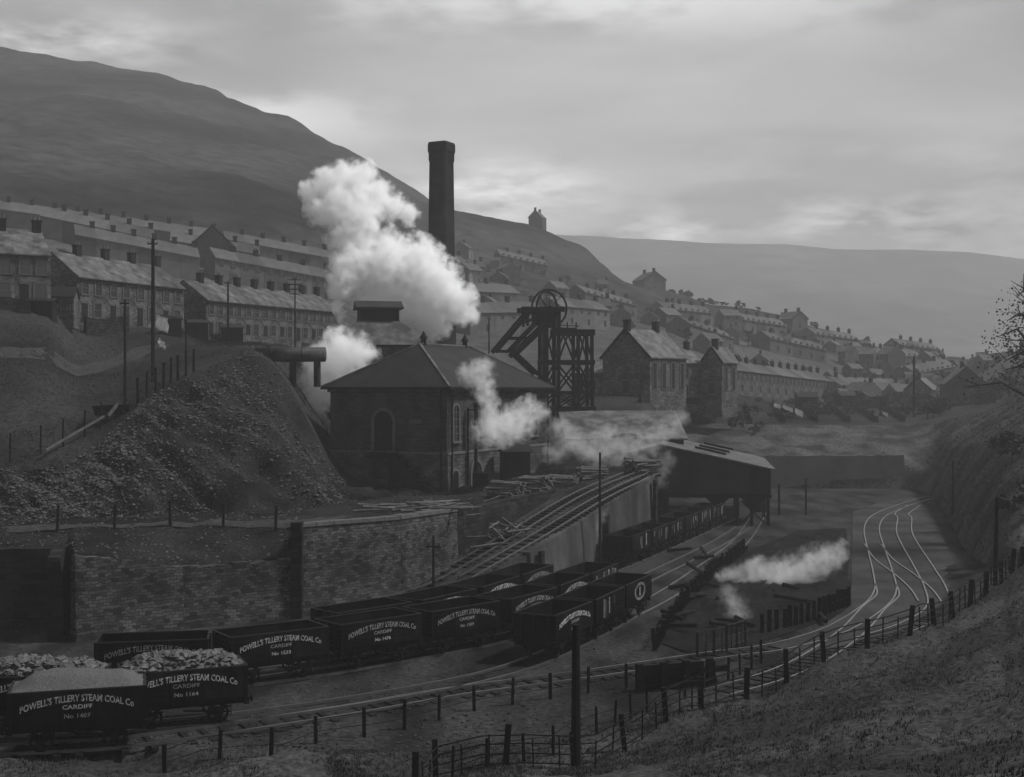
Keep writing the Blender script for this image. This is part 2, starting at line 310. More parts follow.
hol = [G(652, 640), G(700, 657), G(768, 640), G(846, 614), G(849, 560), G(846, 528), G(800, 530), G(745, 552), G(700, 590)]
hm = MB(); cc = sum(hol, Vector())/len(hol); RN = 16; ring_pts = []
for i in range(len(hol)):
    for k in range(8): ring_pts.append(hol[i].lerp(hol[(i+1) % len(hol)], k/8))
vs = [(cc.x, cc.y, .2)]
for r_ in range(1, RN+1):
    for p in ring_pts:
        q = cc.lerp(p, r_/RN); e = min(1, (RN-r_)/3); vs.append((q.x, q.y, .05+e*.45*abs(noise.fractal(Vector((q.x*.4, q.y*.4, 2)), 1, 2, 4))))
n_ = len(ring_pts); fs = [(0, 1+i, 1+(i+1) % n_) for i in range(n_)]
for r_ in range(RN-1):
    for i in range(n_): a = 1+r_*n_+i; b = 1+r_*n_+(i+1) % n_; fs.append((a, a+n_, b+n_, b))
hm.add(vs, fs)
tag(hm.build('hollow_ground', M['hollow']), kind='structure')
hm = MB(); bed = [G(862, 640), G(840, 647), G(800, 655), G(770, 646), G(820, 628), G(851, 606), G(852, 540), G(853, 512), G(880, 502), G(915, 497), G(930, 510), G(944, 540), G(960, 575), G(940, 606), G(900, 632)]
hm.add([(p.x, p.y, .07) for p in bed], [tuple(range(len(bed)))]); tag(hm.build('track_bed', M['ballast']), kind='structure')

# ------------------------------------------------------------------ retaining walls
def wall(name, a, b, ha, hb, th, material, label, cope=None, base=-.3, steps=1):
    a, b = Vector(a), Vector(b); L = (b-a).length; ang = math.atan2(b.y-a.y, b.x-a.x)
    r = empty(name, (a.x, a.y, 0), ang, label, 'wall')
    m = MB(); n = steps
    for k in range(n):
        x0, x1 = L*k/n, L*(k+1)/n; z0 = ha+(hb-ha)*k/n; z1 = ha+(hb-ha)*(k+1)/n
        j0, j1 = [random.uniform(-.1, .1) if steps > 1 else 0 for _ in range(2)]
        m.hexa([(x0,-.25,base),(x1,-.25,base),(x1,th,base),(x0,th,base),(x0,0,z0+j0),(x1,0,z1+j1),(x1,th,z1+j1),(x0,th,z0+j0)])
    m.build('masonry', material, r)
    if cope:
        c = MB(); k = max(1, int(L/1.2))
        for i in range(k):
            t0, t1 = i/k, (i+.97)/k; z0 = ha+(hb-ha)*t0; z1 = ha+(hb-ha)*t1; e = random.uniform(-.03, .05)
            c.hexa([(L*t0,-.08,z0-.02),(L*t1,-.08,z1-.02),(L*t1,th+.05,z1-.02),(L*t0,th+.05,z0-.02),(L*t0,-.08,z0+.22+e),(L*t1,-.08,z1+.22+e),(L*t1,th+.05,z1+.22+e),(L*t0,th+.05,z0+.22+e)])
        c.build('coping', cope, r)
    return r
def pd(px, d): return (wx(px, d), d)
wall('retaining_wall', pd(75, 75)+(0,), pd(183, 79)+(0,), 4.95, 3.75, .7, M['wall'], 'rough stone retaining wall at the left behind the loaded coal wagons', None, steps=9)
wall('retaining_wall', pd(183, 79)+(0,), pd(297, 83)+(0,), 3.7, 3.65, .7, M['wall'], 'low middle stretch of stone wall just left of the vertical joint', None, steps=7)
wall('retaining_wall', pd(298, 83)+(0,), pd(400, 88.6)+(0,), 5.75, 5.7, .7, M['wall'], 'tall stone wall right of the vertical joint, below the timber yard', M['dress_dim'])
wall('retaining_wall', pd(400, 88.7)+(0,), pd(457, 95)+(0,), 5.7, 5.65, .7, M['wall'], 'stone wall turning away beside the foot of the inclined track', M['dress_dim'])
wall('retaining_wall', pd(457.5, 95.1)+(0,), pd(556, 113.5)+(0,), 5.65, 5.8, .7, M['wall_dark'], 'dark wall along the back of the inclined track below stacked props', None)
wall('retaining_wall', (-26.2, 75.4, 0), (-28.5, 83.2, 0), 4.8, 4.6, .7, M['wall_dark'], 'dark return of the left stone wall facing the dark recess', None, steps=6)  # darker stone than the wall it returns from
wall('retaining_wall', (-62, 81.5, 0), (-28.6, 83.0, 0), 4.2, 4.4, .6, M['wall_dark'], 'dark wall at the back of the dark recess on the far left', None)  # same dark stone as the return beside it
w3 = wall('incline_wall', pd(530, 93.9)+(0,), pd(655, 120.9)+(0,), 2.75, 6.5, .6, M['concrete'], 'smooth sloping wall carrying the inclined track beside the far wagons', None)
mb = MB(); L3 = (Vector(pd(655, 120.9))-Vector(pd(530, 93.9))).length
for t in (.04, .52, .96): mb.box(L3*t-.3, L3*t+.3, -.55, -.26, -.2, 2.6+3.75*t)
mb.build('buttress', M['wall_dark'], w3)
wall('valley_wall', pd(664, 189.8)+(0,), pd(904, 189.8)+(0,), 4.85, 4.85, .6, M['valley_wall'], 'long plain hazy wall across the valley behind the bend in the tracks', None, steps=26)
mb = MB()
j = pd(297.5, 82.9); mb.box(j[0]-.35, j[0]+.35, j[1]-.55, j[1]+.2, -.2, 6.1)
tag(mb.build('wall_pier', M['wall_dark']), 'dark vertical stone pier at the joint between the low and tall walls', 'pier')

# ------------------------------------------------------------------ railway
def spline(pts, step=.8):
    pts = [Vector((p[0], p[1], p[2] if len(p) > 2 else 0)) for p in pts]; out = []
    for i in range(len(pts)-1):
        p0, p1, p2, p3 = pts[max(i-1, 0)], pts[i], pts[i+1], pts[min(i+2, len(pts)-1)]
        n = max(2, int((p2-p1).length/step))
        for k in range(n):
            t = k/n; out.append(.5*((2*p1)+(p2-p0)*t+(2*p0-5*p1+4*p2-p3)*t*t+(3*p1-p0-3*p2+p3)*t**3))
    out.append(pts[-1]); return out
def norm2(c, i):
    t = c[min(i+1, len(c)-1)]-c[max(i-1, 0)]; t.z = 0; t.normalize(); return Vector((t.y, -t.x, 0)), t
SLEEPER = None
def track(pts, label, sl=None, railz=.16, lift=.0, gauge=.7525):
    global SLEEPER
    c = spline(pts); mid = c[len(c)//2]
    r = empty('railway_track', (0, 0, 0), 0, label, 'track')
    for sgn in (-1, 1):
        m = MB(); vs = []; fs = []
        for i, p in enumerate(c):
            n, t = norm2(c, i)
            for dx, dz in ((-.05, .02), (.05, .02), (.05, railz), (-.05, railz)): vs.append(p + n*(sgn*gauge+dx) + Vector((0, 0, dz+lift)))
        for i in range(len(c)-1):
            for k in range(4): a = i*4; fs.append((a+k, a+(k+1) % 4, a+4+(k+1) % 4, a+4+k))
        m.add(vs, fs); m.build('rail', M['steel'], r)
    if sl:
        if SLEEPER is None:
            m = MB(); m.box(-1.3, 1.3, -.13, .13, -.1, .06); SLEEPER = m.build('sleeper', M['sleeper'], r); first = True
        else: first = False
        acc = 0; cnt = 0; last = c[0]
        for i in range(1, len(c)):
            acc += (c[i]-last).length; last = c[i]
            if acc >= sl and cnt < 100:
                acc = 0; cnt += 1
                if first: o = SLEEPER; first = False
                else: o = SLEEPER.copy(); C.objects.link(o); o.parent = r
                n, t = norm2(c, i); dz = c[min(i+1, len(c)-1)].z-c[i-1].z; dl = (c[min(i+1, len(c)-1)]-c[i-1]).length
                o.location = c[i]+Vector((0, 0, lift)); o.rotation_euler = (math.asin(dz/dl), 0, math.atan2(n.y, n.x)); o.scale.x = random.uniform(.93, 1.05)*gauge/.7525
    return c
def gp(*l): return [tuple(G(a, b)) for a, b in l]
T1 = [(-45, 50.8), (-27, 51.4), (-19.3, 52.5), (-15, 53.8), (-7.7, 58.4), (-2.7, 62.2), (4.2, 66.2), (11.3, 70.8), (15, 73), (19.4, 78), (24, 86.3), (26.7, 93), (29, 101.5), (32.8, 117), (37, 133.7), (41, 146), (45.5, 155.6), (51.6, 166.5), (57, 174), (66, 181)]
T2 = [(-45, 54.6), (-30, 54.8), (-22, 55.0), (-17, 55.6), (-12, 57.4), (-6.2, 61.2), (-1.8, 65), (1.2, 69.2), (4.0, 75), (6.9, 82), (10.7, 91), (15, 103), (21, 121), (25, 136), (29, 152)]
T3 = [(-45, 60.5), (-30, 61.5), (-20, 62.4), (-14.5, 63.6), (-10, 66.4), (-6, 69.9), (-2, 73.8), (1.2, 78.2), (4.2, 85), (8.5, 95), (13, 106), (19, 121), (24.2, 136)]
T4 = [(-14, 67.6), (-9.8, 70.6), (-6.2, 74.2), (-2.9, 79), (.2, 85.5), (4.2, 95), (8.5, 105.4), (12.9, 116), (19.6, 133), (25, 147)]
track(T1, 'main line track curving past the fences up the valley bend', .8)
track(T2, 'siding track under the lump coal wagons and the middle wagon row', None)
track(T3, 'siding track carrying the long black row of lettered coal wagons', None)
track(T4, 'rearmost siding track running beside the incline wall into the screens', None)
TB = [(43.8, 145), (39, 129), (33.4, 105.4), (30.9, 95), (28.2, 86), (24.4, 79.5), (20.5, 75)]
track(gp((914, 506), (902, 514)) + [tuple(p)+(0,) for p in TB], 'right hand track of the bend nearest the grass bank', .8)
track([(27.6, 96), (26.3, 91), (23.8, 85.6), (20.8, 78.6), (18, 73), (15.3, 68.3), (12.6, 64.8), (9.8, 62)], 'short track leaving the main line towards the timber buffer stop', .8)
track(gp((873, 545), (884, 560), (904, 575), (921, 590), (930, 603)), 'diagonal crossover track joining the two lines of the bend', .8)
TI = [(-9.5, 85.6, .45), (-7.2, 87.6, .75), (-4.2, 91, 1.35), (1.0, 99.2, 3.1), (6.9, 112, 5.2), (12.4, 123.5, 6.9)]
def incz(p): return Vector((p[0], p[1], gz(p[0], p[1])+.06))
TI = [incz(p) for p in TI]
track([(p.x-1.25, p.y+.6, gz(p.x-1.25, p.y+.6)+.06) for p in TI], 'left track of the steep inclined plane up to the pit top', .75, gauge=.55)
track([(p.x+.95, p.y-.45, gz(p.x+.95, p.y-.45)+.06) for p in TI[2:]], 'right track of the steep inclined plane along its wall', .75, gauge=.55)

# ------------------------------------------------------------------ coal wagons (x along, z from rail top)
_cache = {}
def text_mesh(body, width, arc=0.0, bold=.012, maxh=None):
    cu = bpy.data.curves.new('t', 'FONT'); cu.body = body; cu.align_x = 'CENTER'; cu.size = 1; cu.extrude = .006; cu.offset = bold; cu.resolution_u = 2
    ob = bpy.data.objects.new('t', cu); C.objects.link(ob); dg = bpy.context.evaluated_depsgraph_get(); dg.update()
    me = bpy.data.meshes.new_from_object(ob.evaluated_get(dg)); bpy.data.objects.remove(ob); bpy.data.curves.remove(cu)
    xs = [v.co.x for v in me.vertices]; w = max(xs)-min(xs); cx = (max(xs)+min(xs))/2; s = width/w
    sy = maxh/.72 if maxh else s
    for v in me.vertices:
        x = (v.co.x-cx)*s; z = v.co.y*sy - arc*(x/(width/2))**2; v.co = Vector((x, -v.co.z, z))
    return me
def text_obj(me, loc, rz, parent, name='lettering'):
    if not me.materials: me.materials.append(M['paint'])
    o = bpy.data.objects.new(name, me); C.objects.link(o); o.parent = parent; o.location = loc; o.rotation_euler = (0, 0, rz); return o
TXT = text_mesh("POWELL'S TILLERY STEAM COAL Co", 4.3, .36, .018, .27)
TXC = text_mesh('CARDIFF', 1.15, 0, .015, .17)
TXN = {n: text_mesh('No '+n, 1.0, 0, .015, .17) for n in ('1476', '1472', '1281', '1533', '1509', '1318', '1407', '1164', '1225', '1390', '1442')}
LW, HW = 2.58, 1.2          # half length and half width of the body
FZ, TZ = 1.12, 2.45         # floor and top of the sides
def build_wagon():
    r = empty('coal_wagon', (0, 0, 0))
    m = MB(); n = 6; ph = (TZ-FZ)/n
    for k in range(n):                                   # planks
        z0, z1 = FZ+k*ph+.008, FZ+(k+1)*ph-.008
        for s in (-1, 1): m.box(-LW, LW, s*HW-.035, s*HW+.035, z0, z1)
        for s in (-1, 1): m.box(s*LW-.035, s*LW+.035, -HW+.04, HW-.04, z0, z1)
    for s in (-1, 1): m.box(-LW+.02, LW-.02, s*(HW-.02)-.012, s*(HW-.02)+.012, FZ, TZ-.02)
    for s in (-1, 1): m.box(s*(LW-.02)-.012, s*(LW-.02)+.012, -HW+.05, HW-.05, FZ, TZ-.02)
    body = m.build('body', M['plank'], r)
    m = MB(); m.box(-LW+.04, LW-.04, -HW+.04, HW-.04, FZ-.06, FZ+.03); m.build('floor', M['dusty'], r)
    m = MB()
    for s in (-1, 1):
        m.box(-LW-.02, LW+.02, s*(HW-.02)-.05, s*(HW-.02)+.05, TZ+.002, TZ+.035)
        m.box(s*LW-.05, s*LW+.05, -HW+.09, HW-.09, TZ+.002, TZ+.03)
    m.build('capping', M['rust'], r)
    for s in (-1, 1):
        for x in (-LW+.05, -.78, .78, LW-.05): m = MB(); m.box(x-.05, x+.05, s*(HW+.045)-.012, s*(HW+.045)+.012, FZ-.1, TZ); m.build('side_strap', M['iron'], r)
        for y in (-.75, 0, .75): m = MB(); m.box(s*(LW+.06)-.05, s*(LW+.06)+.05, y-.07, y+.07, FZ-.1, TZ-.05); m.build('end_stanchion', M['iron'], r)
    for s in (-1, 1):
        m = MB(); m.box(-.72, .72, s*(HW+.042)-.006, s*(HW+.042)+.006, FZ+.02, TZ-.3); d = m.build('side_door', M['plank'], r)
        m = MB(); m.box(-.62, -.54, s*(HW+.06)-.012, s*(HW+.06)+.012, FZ-.05, TZ-.45); m.box(.54, .62, s*(HW+.06)-.012, s*(HW+.06)+.012, FZ-.05, TZ-.45); m.build('hinge', M['iron'], d)
    m = MB()
    for s in (-1, 1): m.box(-LW-.05, LW+.05, s*.95-.06, s*.95+.06, .82, FZ-.07)
    for x in (-LW, LW): m.box(x-.1, x+.1, -HW+.05, HW-.05, .78, FZ-.07)
    m.build('underframe', M['black'], r)
    for sx in (-1, 1):
        for sy in (-1, 1):
            m = MB(); m.tube((sx*(LW+.05), sy*.86, .98), (sx*(LW+.23), sy*.86, .98), .08, .07); m.tube((sx*(LW+.23), sy*.86, .98), (sx*(LW+.28), sy*.86, .98), .17, .17, 12); m.build('buffer', M['iron'], r)
            x, y = sx*1.4, sy*.78
            m = MB(); m.torus((x, y, .45), (0, 1, 0), .42, .055, 20, 6)
            for k in range(6): t = PI*k/3; m.bar((x, y, .45), (x+math.cos(t)*.4, y, .45+math.sin(t)*.4), .06, .06)
            m.tube((x, y-.09, .45), (x, y+.09, .45), .1, .1, 8); m.build('wheel', M['iron'], r)
            m = MB(); m.prism([(-.32, .8), (-.12, .3), (.12, .3), (.32, .8), (.24, .8), (.08, .42), (-.08, .42), (-.24, .8)], (x, sy*1.02-.01, 0), (1, 0, 0), (0, 0, 1), (0, .03, 0))
            m.box(x-.12, x+.12, sy*1.05-.06, sy*1.05+.06, .34, .56)
            for q in range(3): m.box(x-.48+.12*q, x+.48-.12*q, sy*1.06-.045, sy*1.06+.045, .72-.055*q, .765-.055*q)
            m.build('axle_guard', M['iron'], r)
        m = MB(); m.tube((sx*1.4, -.75, .45), (sx*1.4, .75, .45), .06); m.build('axle', M['iron'], r)
    for s in (-1, 1):
        m = MB(); m.bar((-.1, s*1.04, .7), (1.9, s*1.1, .52), .03, .07); m.bar((1.9, s*1.1, .35), (1.9, s*1.1, .9), .03, .05); m.build('brake_lever', M['iron'], r)
    return r
wag0 = build_wagon(); WT = tree_of(wag0); wused = [False]
def place_wagon(c, dist, label, text='full', num='1476', group='coal wagons standing in the sidings', tilt=0):
    # point at distance along the polyline
    acc = 0
    for i in range(1, len(c)):
        l = (c[i]-c[i-1]).length
        if acc+l >= dist: t = (dist-acc)/l; p = c[i-1].lerp(c[i], t); break
        acc += l
    j0, j1 = max(0, i-3), min(len(c)-1, i+3); t = c[j1]-c[j0]; ang = math.atan2(t.y, t.x)
    o = wag0 if not wused[0] else copy_tree(wag0, WT); wused[0] = True
    o.location = (p.x, p.y, .16); o.rotation_euler = (0, 0, ang); tag(o, label, 'coal wagon', group)
    y = HW+.066
    if text == 'full':
        for s in (-1, 1):
            rz = 0 if s < 0 else PI
            text_obj(TXT, (0, s*y, TZ-.42), rz, o); text_obj(TXC, (0, s*y, TZ-.72), rz, o, 'town_lettering'); text_obj(TXN[num], (0, s*y, TZ-1.08), rz, o, 'number')
    elif text == 'stripes':
        for s in (-1, 1):
            for x in (-1.95, -1.5, -1.1, -.5, .0, .4, 1.15, 1.6, 2.0):
                if random.random() < .35: continue
                x += random.uniform(-.12, .12); h = random.uniform(.35, 1.1); q = random.uniform(.05, .15); t = random.uniform(.08, .25)
                m = MB(); m.box(x-q, x+q, s*y-.008, s*y+.012, TZ-t-h, TZ-t); m.build('white_mark', M['paint_dim'], o)
    elif text == 'ring':
        for s in (-1, 1):
            m = MB(); pts = [(math.cos(2*PI*k/20), math.sin(2*PI*k/20)) for k in range(20)]
            m.ring([(x*1.15, z*.55) for x, z in pts], [(x*.85, z*.38) for x, z in pts], (0, s*y, TZ-.68), (1, 0, 0), (0, 0, 1), (0, s*.012, 0)); m.build('white_ring_mark', M['paint_dim'], o)
            m = MB(); m.box(-.14, .14, s*y-.008, s*y+.012, TZ-.98, TZ-.4); m.build('white_mark', M['paint_dim'], o)
    return o, p, ang
def dist_at_x(c, x):
    acc = 0
    for i in range(1, len(c)):
        if (c[i-1].x-x)*(c[i].x-x) <= 0: return acc+(c[i]-c[i-1]).length*abs((x-c[i-1].x)/(c[i].x-c[i-1].x+1e-9))
        acc += (c[i]-c[i-1]).length
def dist_at_y(c, y):
    acc = 0
    for i in range(1, len(c)):
        if (c[i-1].y-y)*(c[i].y-y) <= 0: return acc+(c[i]-c[i-1]).length*abs((y-c[i-1].y)/(c[i].y-c[i-1].y+1e-9))
        acc += (c[i]-c[i-1]).length
S1, S2, S3, S4 = spline(T1), spline(T2), spline(T3), spline(T4)
_, pA, aA = place_wagon(S1, dist_at_x(S1, -17.6), 'front black coal wagon heaped with fine small coal, lower left corner', num='1407')
_, pB, aB = place_wagon(S2, dist_at_x(S2, -14.3), 'black coal wagon of lump coal just right of the front wagon', num='1164')
_, pC, aC = place_wagon(S2, dist_at_x(S2, -14.3)-5.75, 'lump coal wagon half hidden behind the front wagon at the left edge', num='1225')
_, pD, aD = place_wagon(S2, dist_at_x(S2, -14.3)-11.5, 'coal wagon cut off by the left edge behind the heaped coal', num='1472')
d0 = dist_at_x(S3, -17.3)
for k in range(7):
    lab = ['empty lettered wagon below the low stone wall, leftmost of the long row', 'second lettered wagon of the long row, right of the lump coal load', 'lettered wagon numbered 1476 in front of the tall wall joint',
           'fourth wagon of the long row, left of the crossarmed pole', 'fifth wagon of the long row, just right of the crossarmed pole', 'sixth wagon of the long row, behind the end of the middle row',
           'last wagon of the long row with white upright marks on its side'][k]
    place_wagon(S3, d0+5.72*k, lab, 'full' if k < 6 else 'stripes', ['1318', '1533', '1476', '1509', '1281', '1390', '1476'][k])
d0 = dist_at_y(S2, 71.3)
for k in range(3):
    place_wagon(S2, d0+5.75*k, ['nearest wagon of the middle row, its dark end facing the camera', 'middle wagon of the three wagon row beside the palisade', 'far wagon of the middle row with a white ring painted on it'][k], ['full', 'stripes', 'ring'][k], '1442')
d0 = dist_at_x(S4, -8.3)
for k in range(4):
    place_wagon(S4, d0+5.75*k, ['empty wagon behind the long row at the foot of the incline, leftmost', 'second empty wagon behind the long row, near the incline rails', 'third empty wagon behind the long row, below the incline wall', 'fourth empty wagon behind the long row, hard by the incline wall'][k], 'full', '1509')
d0 = dist_at_y(S4, 108)
for k in range(6):
    place_wagon(S4, d0+5.6*k, 'wagon in the far row beside the incline wall, %s from the near end' % ORD[k], 'stripes')
# coal loads
def load(p, ang, name, label, lumps, peak=.55):
    r = bpy.data.objects.new(name, None); C.objects.link(r)
    bpy.data.objects.remove(r)
    m = MB(); nx, ny = 30, 14; vs = []; R = Matrix.Rotation(ang, 3, 'Z'); rnd = random.Random(label)
    def hgt(u, v):
        e = min(1, (1-abs(u))*3.2)*min(1, (1-abs(v))*2.0)
        k = .10+peak*e*(.86+.14*math.cos(u*4.2+1))
        return k
    for i in range(nx+1):
        for j in range(ny+1):
            u, v = i/nx*2-1, j/ny*2-1
            z = TZ-.1+hgt(u, v)*.95+noise.noise(Vector((u*9, v*5, p.x)))*.05 if not lumps else TZ-.25+hgt(u, v)*.9
            vs.append(p+R @ Vector((u*(LW-.05), v*(HW-.05), z+.16)))
    m.add(vs, [(i*(ny+1)+j, (i+1)*(ny+1)+j, (i+1)*(ny+1)+j+1, i*(ny+1)+j+1) for i in range(nx) for j in range(ny)])
    # closed underneath
    m.add([p+R @ Vector((sx*(LW-.06), sy*(HW-.06), TZ-.2)) for sx, sy in ((-1,-1),(1,-1),(1,1),(-1,1))], [(0, 1, 2, 3)])
    if lumps:
        for k in range(420):
            u, v = rnd.uniform(-.96, .96), rnd.uniform(-.94, .94); s = rnd.choice((.08, .1, .12, .14, .17, .22, .27))
            m.lump(p+R @ Vector((u*(LW-.1), v*(HW-.1), TZ-.12+hgt(u, v)*.9+.16)), s, .7, rnd)
    o = m.build(name, M['coal'] if lumps else M['slack'], smooth=not lumps); tag(o, label, 'coal', None, 'stuff'); return o
load(pA, aA, 'small_coal_heap', 'smooth heap of fine coal piled on the front wagon', False, .62)
load(pB, aB, 'lump_coal_heap', 'pale lumps of coal heaped on the wagon right of the front wagon', True, .6)
load(pC, aC, 'lump_coal_heap', 'pale lumps of coal on the wagon behind the front wagon', True, .62)
load(pD, aD, 'lump_coal_heap', 'lumps of coal on the wagon at the very left edge', True, .62)
# ------------------------------------------------------------------ engine house (x along the right front, y along the left front)
EH = empty('engine_house', (wx(447, 119), 119, 0), math.atan2(.906, .4226), 'big stone winding engine house with hipped slate roof and arched windows', 'engine house')
EL, EW = 23.0, 12.6
ZB, ZS, ZE, ZR = 4.6, 8.65, 14.6, 19.0       # base, string course, eaves, ridge
m = MB(); m.box(0, EL, 0, EW, ZS+.1, ZE-.35); m.build('wall', M['engine'], EH)
m = MB(); m.box(-.18, EL+.18, -.18, EW+.18, ZB-1.2, ZS-.12); m.build('plinth', M['plinth'], EH)
m = MB(); m.box(-.26, EL+.26, -.26, EW+.26, ZS-.12, ZS+.1); m.build('string_course', M['dress_dim'], EH)
m = MB(); m.box(-.22, EL+.22, -.22, EW+.22, ZE-.35, ZE-.02); m.build('cornice', M['plinth'], EH)
o_ = .65; rx0, rx1 = 6.2, EL-6.2
m = MB(); e = [(-o_, -o_), (EL+o_, -o_), (EL+o_, EW+o_), (-o_, EW+o_)]
vs = [(x, y, ZE) for x, y in e]+[(x, y, ZE+.16) for x, y in e]+[(rx0, EW/2, ZR), (rx1, EW/2, ZR)]
m.add(vs, [(3,2,1,0),(0,1,5,4),(1,2,6,5),(2,3,7,6),(3,0,4,7),(4,5,9,8),(6,7,8,9),(5,6,9),(7,4,8)]); rf = m.build('roof', M['slate'], EH)
m = MB(); m.bar((rx0, EW/2, ZR+.03), (rx1, EW/2, ZR+.03), .3, .16)
for (x, y), rx in zip(e, (rx0, rx1, rx1, rx0)): m.bar((x, y, ZE+.2), (rx, EW/2, ZR+.04), .22, .1)
m.build('ridge_tile', M['slate_light'], rf)
m = MB()
for a, b in zip(e, e[1:]+e[:1]): m.bar((a[0], a[1], ZE-.02), (b[0], b[1], ZE-.02), .16, .14)
m.build('gutter', M['iron'], rf)
for x in (rx0+.8, rx1-.9):
    m = MB(); m.tube((x, EW/2, ZR-.2), (x, EW/2, ZR+.55), .26, .26, 10); m.tube((x, EW/2, ZR+.55), (x, EW/2, ZR+.75), .42, .34, 10); m.tube((x, EW/2, ZR+.75), (x, EW/2, ZR+1.25), .3, .05, 10); m.build('ridge_ventilator', M['black'], rf)
def arch(w, h, n=10):
    r = w/2; return [(-r, 0)]+[(r*math.cos(PI-PI*k/n), h-r+r*math.sin(PI*k/n)) for k in range(n+1)]+[(r, 0)]
def arched(o, ux, nrm, w, h, parent, name='window', bars=True, jamb=.24, pane='glass', surr='dress', sill=True):
    # name > pane, sill; set round a shallow reveal
    o, ux, nrm = Vector(o), Vector(ux), Vector(nrm); m = MB(); po = arch(w+2*jamb, h+jamb); pi_ = arch(w, h)
    m.ring(po, pi_, o-nrm*.02, ux, (0, 0, 1), nrm*.14, closed=False); f = m.build(name, M[surr], parent)
    m = MB(); m.prism(arch(w-.01, h-.005), o-nrm*.05, ux, (0, 0, 1), nrm*.08); m.build('pane', M[pane], f)
    if bars:
        m = MB(); m.bar(o+nrm*.05, o+nrm*.05+Vector((0, 0, h)), .05, .05)
        for k in range(1, int(h/.7)+1): z = Vector((0, 0, k*h/(int(h/.7)+1))); q = w/2*.98 if z.z < h-w/2 else math.sqrt(max(0, (w/2)**2-(z.z-h+w/2)**2)); m.bar(o+nrm*.052+z-ux*q, o+nrm*.052+z+ux*q, .04, .04)
        m.build('glazing_bar', M['dress_dim'], f)
    if sill: m = MB(); c = o+nrm*.1-Vector((0, 0, .12)); m.bar(c-ux*(w/2+jamb+.08), c+ux*(w/2+jamb+.08), .3, .2); m.build('sill', M[surr], f)
    return f
R_ = Vector((1, 0, 0)); U_ = Vector((0, 1, 0))
for x in (1.7, 6.3, 10.7, 15.1, 19.6): arched((x, 0, ZS+1.1), R_, (0, -1, 0), 1.05, 3.3, EH)
arched((0, 6.7, ZS+.14), U_, (-1, 0, 0), 2.0, 3.7, EH, 'doorway', False, .3, 'hut', 'dress_dim', False)
for x in (5.6,): arched((x, -.18, ZB-.1), R_, (0, -1, 0), 2.0, 3.1, EH, 'arched_doorway', False, .34, 'hut', 'dress', False)
arched((1.2, -.18, ZB+.2), R_, (0, -1, 0), 1.1, 2.2, EH, 'low_doorway', False, .2, 'hut', 'dress_dim', False)
m = MB(); m.box(15.2, 17.4, -.34, -.17, ZB-.2, ZS-.3); f = m.build('pale_door', M['palet'], EH); 
m = MB(); m.box(16.25, 16.35, -.36, -.33, ZB-.2, ZS-.4); m.build('door_joint', M['iron'], f)
m = MB(); m.box(-.05, -.005, 2.6, 4.0, 11.35, 11.75); m.build('name_plate', M['dress'], EH)
for x, y in ((-.12, .5), (.5, -.12), (EL-.4, -.12)): m = MB(); m.tube((x-.15*(x < 0), y-.15*(y < 0), ZB), (x-.15*(x < 0), y-.15*(y < 0), ZE), .09); m.build('downpipe', M['iron'], EH)
m = MB(); n = 14                                                   # outside stair falling towards the near corner
for k in range(n): y = 5.4-k*.36; z = ZS-.05-k*.27; m.box(-1.5, -.3, y-.36, y, ZB-1.2, z)
m.box(-1.5, -.3, 5.4, 8.0, ZS-.5, ZS-.02); st = m.build('stair', M['wall_dark'], EH)
m = MB(); m.bar((-1.45, 5.4, ZS+.9), (-1.45, .5, ZS-2.75), .07); m.bar((-1.45, 5.4, ZS+.9), (-1.45, 8.0, ZS+.9), .07)
for k in range(7): y = 8-k*1.15; zz = ZS if y > 5.4 else ZS-(5.4-y)*.75; m.bar((-1.45, y, zz-.1), (-1.45, y, zz+.9), .06)
m.build('handrail', M['iron'], st)
def w_(u, v, z): return EH.matrix_basis @ Vector((u, v, z))
# exhaust pipes before the right front
r = empty('exhaust_pipe', w_(3.9, -1.0, ZB-.4), 0, 'pair of tall black exhaust pipes standing before the engine house windows', 'pipe')
m = MB(); m.tube((0, 0, 0), (0, 0, 9.0), .16, .16, 8); m.tube((0, 0, 8.6), (0, 0, 9.05), .24, .24, 8); m.build('pipe', M['iron'], r)
m = MB(); m.tube((-.75, .2, 0), (-.75, .2, 8.6), .12, .12, 8); m.bar((-.75, .2, 8.4), (0, 0, 8.4), .12); m.build('side_pipe', M['iron'], r)
# dark boarded hut and stores by the wall
def hut(p, rz, sx, sy, h, label, rise=.5, material='hut', cat='hut'):
    r = empty('hut', p, rz, label, cat); m = MB(); m.box(-sx/2, sx/2, -sy/2, sy/2, -1, h)
    m.prism([(-sy/2, h), (sy/2, h), (0, h+rise)], (-sx/2, 0, 0), (0, 1, 0), (0, 0, 1), (sx, 0, 0)); m.build('wall', M[material], r)
    m = MB()
    for s in (-1, 1): m.prism([(0, h+rise+.02), (s*(sy/2+.2), h-.12), (s*(sy/2+.2), h-.02), (0, h+rise+.12)], (-sx/2-.15, 0, 0), (0, 1, 0), (0, 0, 1), (sx+.3, 0, 0))
    m.build('roof', M['slate'], r)
    m = MB()
    for k in range(int(sx/.3)): m.box(-sx/2+.15+k*.3-.02, -sx/2+.15+k*.3+.02, -sy/2-.03, -sy/2-.002, 0, h-.1)
    m.build('batten', M['black'], r)
    return r
hut(w_(9.6, -2.4, gz(*w_(9.6, -2.4, 0)[:2])), EH.rotation_euler.z-.9, 2.6, 2.0, 2.9, 'dark boarded hut against the engine house beside its arched doorway')
tk = empty('water_tank', w_(2.0, -3.0, gz(*w_(2.0, -3.0, 0)[:2])), EH.rotation_euler.z, 'low dark iron tank on baulks near the engine house corner', 'tank')
